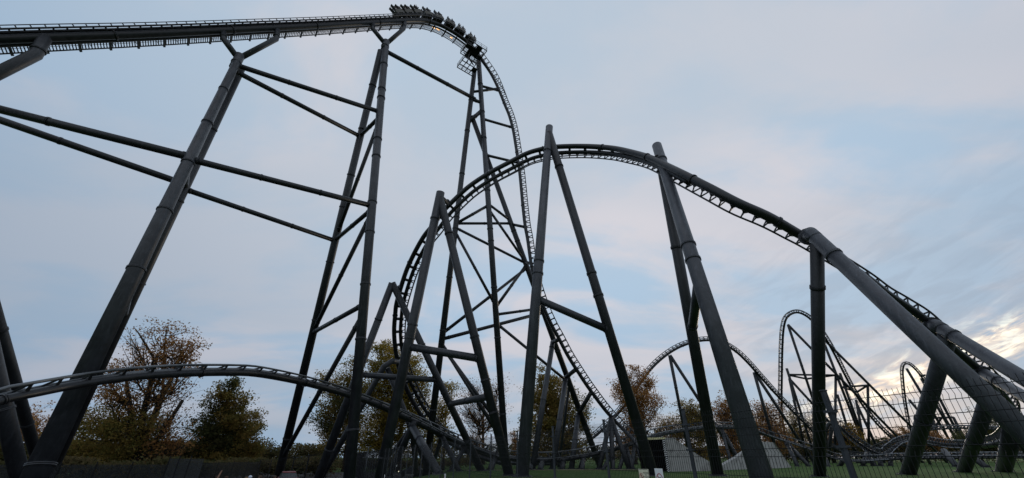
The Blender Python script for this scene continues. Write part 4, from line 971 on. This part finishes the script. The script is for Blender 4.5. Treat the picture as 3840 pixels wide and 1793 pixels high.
# tall thin fence with dark posts behind
t = thing('wire_fence', 'tall wire fence with dark posts beyond the crest support', 'fence', tuple(gp(985,.036)))
for i, (px, py) in enumerate(((978,1724),(1020,1722),(1105,1714),(1160,1707),(1236,1715),(1345,1716))):
    k = (.040,.039,.034,.028,.040,.045)[i]; q = P(px, py, k); m = MB(); m.abox(q.x-.05, q.x+.05, q.y-.05, q.y+.05, -1.3, q.z); m.build('post', WIRE, t)
m = MB(); pl = [P(*a) for a in ((978,1724,.040),(1020,1721,.038),(1105,1714,.034),(1160,1707,.028),(1290,1690,.024))]
for h in (0, .12, .3, .6, .9, 1.2, 1.5, 1.8): m.ring_tube([p-Vector((0,0,h)) for p in pl], .007, 4)
for a, b in zip(pl, pl[1:]):
    for q in range(40): c_ = lerp(a, b, q/40); m.tube(c_, c_-Vector((0,0,2.2)), .004, seg=4)
m.build('wire', WIRE, t)
# galvanised posts among the supports
for i, (px, y0, y1, k, lab) in enumerate(((1383,1680,1745,.027,'galvanised post left of the four legged cluster'), (1486,1668,1742,.024,'galvanised post with a small white tag by the cluster support'))):
    a = P(px, y0, k); t = thing('fence_post', lab, 'post', (a.x, a.y, gz(a.x, a.y))); m = MB(); m.tube(Vector((a.x, a.y, gz(a.x,a.y))), a, .05, seg=10); m.tube(a, a+Vector((0,0,.03)), .065, seg=10); m.build('pole', GALV, t)
    if i: 
        m = MB(); b = P(px+1, 1747, k); m.abox(b.x-.08, b.x+.08, b.y-.07, b.y-.06, b.z-.08, b.z+.08); m.build('tag', WHITE, t)

# ---------------------------------------------------------------- people standing behind the net at the bottom left
ppl = [(815,1785,0,0,True,'person with brown hair holding up a pale phone, leftmost of the row of heads'), (849,1786,0,1,False,'brown haired person second from the left in the row of heads'), (879,1789,1,0,False,'dark haired person beside the brown haired one at the fence'),
       (899,1788,1,1,False,'dark haired person just left of the fair haired head'), (924,1789,2,2,False,'fair haired person between a dark head and the white hat'), (939,1784,3,1,False,'person wearing a white hat in the row of heads'),
       (976,1784,0,3,False,'person in a pale jacket turning sideways right of the white hat'), (992,1785,1,0,False,'dark haired person close behind the pale jacket'), (1031,1784,0,1,False,'rightmost head of the row, by the foot of the crest support')]
for i, (px, py, ih, ic, up, lab) in enumerate(ppl):
    q = P(px, py+4, .0168+.0006*(i % 3)); g = gz(q.x, q.y); s_ = (q.z-g)/1.72
    M = Matrix.Translation((q.x, q.y, g)) @ Matrix.Rotation(R(-60+37*i), 4, 'Z') @ Matrix.Scale(max(.85, min(1.08, s_)), 4)
    person(M, lab, False, up, ih, ic, 'people standing by the fence')

# ---------------------------------------------------------------- cars
GLASS = material('car_glass', (.015,.018,.022), .25, spec=.4); TYRE = material('tyre', (.008,.008,.008), .8)
HEAD = bpy.data.materials.new('lit_headlight'); HEAD.use_nodes = True; b = HEAD.node_tree.nodes['Principled BSDF']; b.inputs['Emission Color'].default_value = (1,.92,.65,1); b.inputs['Emission Strength'].default_value = 2.5
TAIL = bpy.data.materials.new('lit_tail_light'); TAIL.use_nodes = True; b = TAIL.node_tree.nodes['Principled BSDF']; b.inputs['Base Color'].default_value = (.5,.02,.03,1); b.inputs['Emission Color'].default_value = (1,.06,.10,1); b.inputs['Emission Strength'].default_value = 1.0
def car(px, py, k, rot, paint, label, lit):
    q = P(px, py, k); g = gz(q.x, q.y)+.03; t = thing('parked_car', label, 'car', (0,0,0), 'parked cars'); 
    m = MB(); prof = [(-2.1,.35),(-2.12,.62),(-1.98,.86),(-1.2,.98),(1.45,1.0),(2.05,.92),(2.12,.6),(2.08,.35)]
    m.prism([Vector((a, -.86, h)) for a, h in prof], (0, 1.72, 0)); m.build('body', paint, t)
    m = MB()
    lo = [(-1.15,.98),(1.75,1.0)]; hi = [(-.35,1.44),(.6,1.50),(1.25,1.42)]
    b_ = [Vector((a, s*(.80 if h < 1.2 else .62), h)) for s in (-1, 1) for a, h in ((-1.15,.97),(-.35,1.42),(.6,1.47),(1.3,1.40),(1.8,.98))]
    i0 = len(m.v); m.v += b_; m.f += [tuple(range(i0, i0+5)), tuple(range(i0+9, i0+4, -1))]+[(i0+j, i0+5+j, i0+6+j, i0+1+j) for j in range(4)]; m.sm += [False]*6
    m.build('window', GLASS, t)
    m = MB(); m.prism([Vector((-.38,-.60,1.425)), Vector((.6,-.60,1.475)), Vector((1.28,-.60,1.415)), Vector((1.28,-.60,1.455)), Vector((.6,-.60,1.53)), Vector((-.36,-.60,1.47))], (0,1.2,0)); m.build('roof', paint, t)
    for sx in (-1.32, 1.3):
        for sy in (-.80, .80): m = MB(); m.tube(Vector((sx, sy-.1, .32)), Vector((sx, sy+.1, .32)), .32, seg=20); m.build('wheel', TYRE, t)
    for sy in (-.62, .62):
        m = MB(); m.box((-2.08, sy, .70), Vector((.05,0,0)), Vector((0,.17,0)), Vector((0,0,.08))); m.build('headlight', HEAD if lit else GLASS, t)
        m = MB(); m.box((2.08, sy, .82), Vector((.05,0,0)), Vector((0,.13,0)), Vector((0,0,.14))); m.build('tail_light', TAIL, t)
    t.location = (q.x, q.y, g); t.rotation_euler = (0, 0, rot)
    return t
car(1546, 1750, .045, R(8), material('dark_blue_car_paint', (.02,.025,.035), .25), 'dark car with a lit headlight behind the cluster support', True)
car(1085, 1770, .0272, R(120), material('red_car_paint', (.16,.012,.015), .5), 'dark red car with only its roof showing left of the tall wire fence', False)

# ---------------------------------------------------------------- trees
def fast_quads(name, V, mat):
    n = len(V)//4; me = bpy.data.meshes.new(name)
    me.vertices.add(len(V)); me.vertices.foreach_set('co', V.astype(np.float32).ravel())
    me.loops.add(n*4); me.loops.foreach_set('vertex_index', np.arange(n*4, dtype=np.int32))
    me.polygons.add(n); me.polygons.foreach_set('loop_start', np.arange(0, n*4, 4, dtype=np.int32))
    me.update(calc_edges=True); me.materials.append(mat); return me
def leaf_quads(cent, size, flat=.6):
    n = len(cent); a = rng.normal(size=(n,3)); a[:,2] *= flat; a /= np.linalg.norm(a, axis=1)[:,None]
    b = rng.normal(size=(n,3)); b -= a*(a*b).sum(1)[:,None]; b /= np.linalg.norm(b, axis=1)[:,None]
    s = size*1.12*rng.uniform(.55, 1.25, n)[:,None]; A = a*s*.62; B = b*s*.38
    V = np.empty((n,4,3)); V[:,0] = cent-A; V[:,1] = cent-A*.1+B; V[:,2] = cent+A; V[:,3] = cent-A*.1-B
    return V.reshape(-1,3)
def tree(label, base_px, k, lobes, mats, size=.30, dens=1.0, trunk_r=.35, name='deciduous_tree', extra=None, fork=.35, twig=1.0, group='trees behind the roller coaster'):
    g = P(base_px, 1740, k); gzv = gz(g.x, g.y); base = Vector((g.x, g.y, gzv-.2))
    t = thing(name, label, 'tree', (g.x, g.y, gzv), group)
    L = []
    for lo in lobes:
        c_ = P(lo[0], lo[1], k); rx = lo[2]*k; rz = lo[3]*k/.95; L.append((c_, rx, rz, lo[4], lo[5] if len(lo) > 5 else 0))
    top = max(c_.z+r3*.4 for c_, _, r3, _, _ in L)
    cx_ = sum(c_.x*rx for c_, rx, *_ in L)/sum(rx for _, rx, *_ in L)
    m = MB(); H = top-gzv; tp = []; 
    for i in range(9):
        f = i/8; tp.append(Vector((base.x+(cx_-base.x)*f*.8+random.uniform(-.25,.25)*f, base.y+random.uniform(-.25,.25)*f, base.z+H*.93*f)))
    rad = [trunk_r*(1.35 if i == 0 else 1)*(1-i/9.3)**.85+.03 for i in range(9)]; m.ring_tube(tp, rad, 9)
    leaves = {}; 
    def trunk_pt(z):
        f = max(0, min(.999, (z-base.z)/(H*.93)))*8; i = int(f); return lerp(tp[i], tp[i+1], f-i), rad[i]
    def limb(a, b, r0, n=6, wob=.5, r1=.02):
        d = b-a; ln = d.length; pts_ = []
        side = Vector((random.uniform(-1,1), random.uniform(-1,1), random.uniform(-.2,.4)))*ln*.10
        for i in range(n+1):
            f = i/n; pts_.append(a+d*f+side*math.sin(f*math.pi)+Vector((random.uniform(-1,1), random.uniform(-1,1), random.uniform(-1,1)))*ln*.022*wob*(0 < i < n)+Vector((0,0,-.10*ln*math.sin(f*math.pi))))
        m.ring_tube(pts_, [r0*(1-f_/n)**.8+r1 for f_ in range(n+1)], 5 if r0 < .12 else 7, caps=False); return pts_
    for c_, rx, rz, de, mi in L:
        vol = rx*rz
        nb = max(2, int(vol**.5*1.1*twig)); nl = int(vol*270*de*dens*(.3/size)**1.7)
        p0, r_ = trunk_pt(base.z+(c_.z-base.z)*(.45+.25*random.random()))
        main = limb(p0, c_+Vector((0,0,-rz*.3)), min(r_*.55, .05+.03*rx+.06), 7)
        cents = []
        nsub = max(7, int(5+vol*1.3*twig))
        for s in range(nsub):
            v_ = Vector((random.gauss(0,1), random.gauss(0,1), random.gauss(0,1))).normalized()*(random.random()**.38)
            e = c_+Vector((v_.x*rx, v_.y*rx, v_.z*rz)); st = main[random.randint(3, 7)]
            br = limb(st, e, .035+.010*rx, 4, r1=.012)
            for q in range(3 if de > .4 else 5):
                a = br[random.randint(1,4)]; e2 = a+Vector((random.gauss(0,.55)*rx*.45, random.gauss(0,.5)*rx*.45, random.gauss(.25,.5)*rz*.40)); limb(a, e2, .016, 3, r1=.008); cents.append(tuple(e2))
            cents.append(tuple(e))
        cents = np.array(cents); idx = rng.integers(0, len(cents), nl); wts = rng.uniform(.5, 1.1, len(cents))
        sg = .24*min(rx, rz)+.22
        pts_ = cents[idx]+np.clip(rng.normal(size=(nl,3)), -1.5, 1.5)*(sg*wts[idx])[:,None]*np.array([1,1,.72])
        leaves.setdefault(mi, []).append(pts_)
    if extra: extra(m, t, k)
    m.build('trunk', BARK, t)
    for mi, ar in leaves.items():
        ar = np.concatenate(ar); ar = ar[ar[:,2] > gzv+.1]; V = leaf_quads(ar, size)-np.array([g.x, g.y, gzv])
        o = link('crown', fast_quads('crown', V, mats[mi]), t)
        o.parent = t
    return t
def stump(m, t, k):
    a, b = P(545,1710,k), P(684,1503,k); m.ring_tube([a, lerp(a,b,.5)+Vector((.15,0,.1)), b], [.42,.33,.26], 9)
    m.ring_tube([b, P(720,1475,k), P(765,1462,k), P(800,1490,k)], [.05,.035,.02,.01], 5); m.ring_tube([b, P(650,1485,k), P(620,1490,k)], [.05,.03,.01], 5)
    m.ring_tube([P(470,1520,k), P(430,1470,k), P(385,1458,k)], [.30,.24,.10], 7); m.ring_tube([P(560,1400,k), P(578,1345,k), P(545,1290,k), P(520,1250,k), P(500,1225,k)], [.22,.2,.16,.10,.04], 7)
    m.ring_tube([P(525,1700,k), P(535,1560,k), P(565,1440,k), P(590,1330,k)], [.5,.45,.36,.2], 9); m.ring_tube([P(500,1700,k), P(490,1540,k), P(470,1400,k)], [.5,.4,.15], 9)
tree('tall tree with sparse rusty leaves, bare top branches and a sawn off limb', 500, .044, [(625,1245,75,45,.34),(520,1265,80,50,.10),(650,1330,95,55,.50),(690,1290,60,50,.5),(500,1370,90,55,.30),(430,1400,60,50,.30),(700,1400,55,45,.34),(600,1450,100,50,.30),(430,1480,85,50,.50),(370,1590,95,55,1.0,1),(450,1580,100,70,.9,1),(540,1620,90,80,.75,1),(650,1560,65,90,.16),(620,1640,60,50,.35),(300,1670,90,55,1.0,1),(420,1680,110,50,1.0,1),(680,1660,60,50,.3)], [L_RUST, L_OLIVE], .26, 1.0, .75, extra=stump, twig=1.3)
tree('bushy orange brown tree behind the two leaning columns at the left edge', 60, .048, [(50,1590,85,60,.8),(150,1570,55,50,.6),(60,1690,120,60,1,1),(190,1660,50,60,.7),(-60,1620,80,80,1)], [L_RUST, L_OLIVE], .28, 1.0, .4)
tree('cone shaped olive brown tree in the gap left of the crest support', 850, .050, [(862,1436,36,28,1.2,1),(850,1480,50,40,1.2),(900,1500,40,40,1),(820,1530,60,40,1.2,1),(880,1560,75,50,1.2),(790,1600,80,45,1.2,1),(930,1600,55,45,1.1),(850,1640,100,60,1.3,1),(760,1670,70,40,1.2),(950,1650,50,45,1),(850,1700,110,40,1.3)], [L_OLIVE, L_GREEN], .27, 1.15, .42)
tree('leafy olive tree left of the pair, seen between the crest support legs', 1294, .060, [(1225,1425,45,40,.8),(1250,1500,60,60,.9),(1215,1580,55,50,.9,1),(1230,1650,45,35,.7),(1315,1400,55,55,1),(1320,1500,65,70,1,1),(1300,1600,60,60,.9)], [L_OLIVE, L_GREEN], .30, 1.0, .5)
tree('large golden green tree filling the space behind the short bent pipe support', 1495, .061, [(1440,1300,55,28,1.3),(1490,1340,80,40,1.2),(1440,1370,80,50,1.2),(1530,1400,75,50,1.1),(1410,1450,80,60,1.1),(1500,1470,90,70,1.1),(1570,1470,50,60,.8),(1430,1560,100,70,1.1),(1560,1560,60,70,.7),(1400,1640,90,50,1),(1500,1640,60,50,.6),(1590,1620,40,40,.6)], [L_GOLD], .30, 1.0, .65)
tree('narrow yellow tree behind the far leg of the trestle', 1662, .066, [(1685,1448,35,25,.9),(1665,1500,42,40,.8),(1640,1560,45,45,.8),(1660,1620,55,45,.7),(1630,1680,45,40,.6)], [L_GOLD], .30, .8, .35)
tree('nearly bare tree with thin brown twigs between the trestle legs', 1812, .068, [(1775,1450,55,40,.16),(1860,1455,50,42,.15),(1750,1520,55,50,.12),(1870,1540,45,60,.14),(1800,1560,70,60,.12),(1780,1640,60,50,.2)], [L_RUST], .24, .9, .42, twig=2.4)
tree('dense dark brown tree behind the tallest support and the raking posts', 2085, .061, [(2050,1415,55,32,1.2),(2080,1460,75,50,1.1),(2020,1500,55,50,1.1),(2110,1530,75,60,1.1),(2050,1580,85,60,1.2),(2160,1580,55,50,.8),(2195,1530,28,50,.4),(2120,1650,85,40,1.1),(2030,1660,65,40,1)], [L_OLIVE], .29, 1.15, .55)
tree('loose orange brown tree behind the right leg of the tallest support', 2385, .070, [(2365,1395,38,28,1),(2345,1440,50,40,.8),(2420,1420,45,38,.8),(2400,1490,70,45,.9),(2465,1520,40,32,.6),(2330,1480,35,30,.6),(2380,1570,60,50,.9),(2350,1640,60,50,.8)], [L_RUST], .30, .95, .42)
tree('dark reddish brown tree behind the thin left support of the distant camelback', 2600, .080, [(2585,1525,50,28,1),(2630,1550,50,35,1),(2580,1590,60,45,1.1),(2640,1620,60,45,1.1),(2600,1680,80,35,1.1)], [L_OLIVE], .32, 1.0, .4)
tree('rusty tree between the back leg and the thick grey support', 2740, .080, [(2735,1500,45,28,.9),(2710,1545,50,40,.9),(2780,1560,50,45,.8),(2740,1620,75,45,1.1),(2760,1680,70,35,1.1)], [L_RUST], .32, .9, .4)
tree('brown tree right of the thick grey support', 2870, .084, [(2850,1540,40,35,.8),(2900,1545,45,35,.8),(2880,1610,70,45,1),(2930,1640,50,40,.8),(2870,1680,70,35,1)], [L_RUST, L_OLIVE], .33, .9, .38)
tree('pale orange bare topped small tree behind the mesh fence', 2510, .082, [(2500,1575,60,25,.30),(2520,1610,55,28,.7),(2560,1625,40,25,.7),(2460,1620,40,25,.8)], [L_ORANGE], .28, .9, .3, name='small_tree', twig=1.6)
tree('bright orange bush low behind the twisting track', 3185, .088, [(3185,1610,38,22,1.4),(3200,1640,40,25,1.4)], [L_ORANGE], .30, 1.2, .25, name='small_tree')
tree('bare dark branched tree right of the vertical leg', 3110, .094, [(3050,1560,40,30,.12),(3120,1585,50,30,.15),(3060,1620,50,35,.3),(3150,1640,50,30,.3)], [L_RUST], .28, .9, .35, twig=2.0)
tree('dark tree behind the foot of the vertical hill', 2990, .093, [(2985,1560,38,28,.6),(3000,1610,45,40,.8),(2970,1660,50,35,1)], [L_OLIVE], .32, .9, .35)
tree('small round brown tree left of the second thick right support', 3385, .10, [(3385,1622,28,18,1.1),(3380,1650,40,22,1.2)], [L_RUST], .32, 1.0, .3, name='small_tree')
tree('small brown tree right of the second thick right support', 3490, .10, [(3485,1620,30,22,.9),(3500,1655,45,25,1.1)], [L_RUST], .32, 1.0, .3, name='small_tree')
tree('dark green tree behind the third raking support', 3690, .098, [(3640,1640,45,28,1.1),(3720,1610,50,45,1.1),(3780,1640,50,40,1.1),(3700,1670,60,30,1.1)], [L_GREEN], .34, 1.0, .35)
tree('small red leaved tree beside the tallest support leg', 1932, .078, [(1928,1640,16,16,1.2),(1935,1675,22,22,1.1)], [L_RUST], .28, 1.0, .2, name='small_tree')
# hedges / undergrowth along the field edge
def hedge(label, pts_, w, h, mat, n, size, hv=.35):
    c = []
    for _ in range(n):
        f = random.random()*(len(pts_)-1); i = int(f); a = lerp(pts_[i], pts_[i+1], f-i)
        hh = h*(1+hv*(math.sin(f*7.3)+math.sin(f*17.1+1)+math.sin(f*41+2)*.6)/2.6)
        c.append((a.x+random.gauss(0,w*.35), a.y+random.gauss(0,w*.35), gz(a.x,a.y)+hh*(1-abs(random.gauss(0,.38)))**1))
    o = link('hedge', fast_quads('hedge', leaf_quads(np.array(c), size), mat)); tag(o, label, 'hedge', kind='stuff')
def gl0(px, k): q = P(px, 1715, k); return Vector((q.x, q.y, 0))
hedge('far dark treeline on the horizon behind the field', [gl0(-300,.13), gl0(500,.13), gl0(1200,.135), gl0(1900,.14), gl0(2700,.14), gl0(3300,.14), gl0(4100,.14)], 8, 7.0, L_HEDGE, 34000, .75, .4)
def gl(px, k): q = P(px, 1715, k); return Vector((q.x, q.y, 0))
hedge('dark undergrowth along the far left edge of the field', [gl(-500,.046), gl(200,.046), gl(620,.048), gl(760,.052)], 6, 4.6, L_HEDGE, 30000, .42)
hedge('low brown undergrowth behind the netted fence', [gl(-400,.030), gl(200,.032), gl(700,.036), gl(1000,.042), gl(1250,.046)], 3, 2.3, L_HEDGE, 22000, .30)
hedge('brown scrub between the cone shaped tree and the golden tree', [gl(740,.058), gl(900,.058), gl(1010,.060), gl(1180,.060), gl(1240,.065)], 3.5, 4.3, L_HEDGE, 17000, .34, .5)
hedge('dark hedge behind the parked cars', [gl(1230,.070), gl(1400,.070), gl(1480,.072), gl(1600,.075), gl(1800,.078)], 4, 1.9, L_HEDGE, 14000, .36, .5)
hedge('dark hedge at the back of the grass in the middle', [gl(1700,.080), gl(1950,.080), gl(2200,.080), gl(2420,.080), gl(2560,.08)], 4, 3.0, L_HEDGE, 16000, .38, .35)
hedge('dark hedge behind the tunnel and the low track', [gl(2500,.088), gl(2700,.088), gl(2950,.09), gl(3100,.09)], 5, 4.0, L_HEDGE, 16000, .42, .35)
hedge('dark brown wood edge behind the twisting track', [gl(3060,.10), gl(3200,.10), gl(3340,.105), gl(3500,.105), gl(3700,.105), gl(4000,.105)], 6, 7.5, L_HEDGE, 26000, .5, .25)
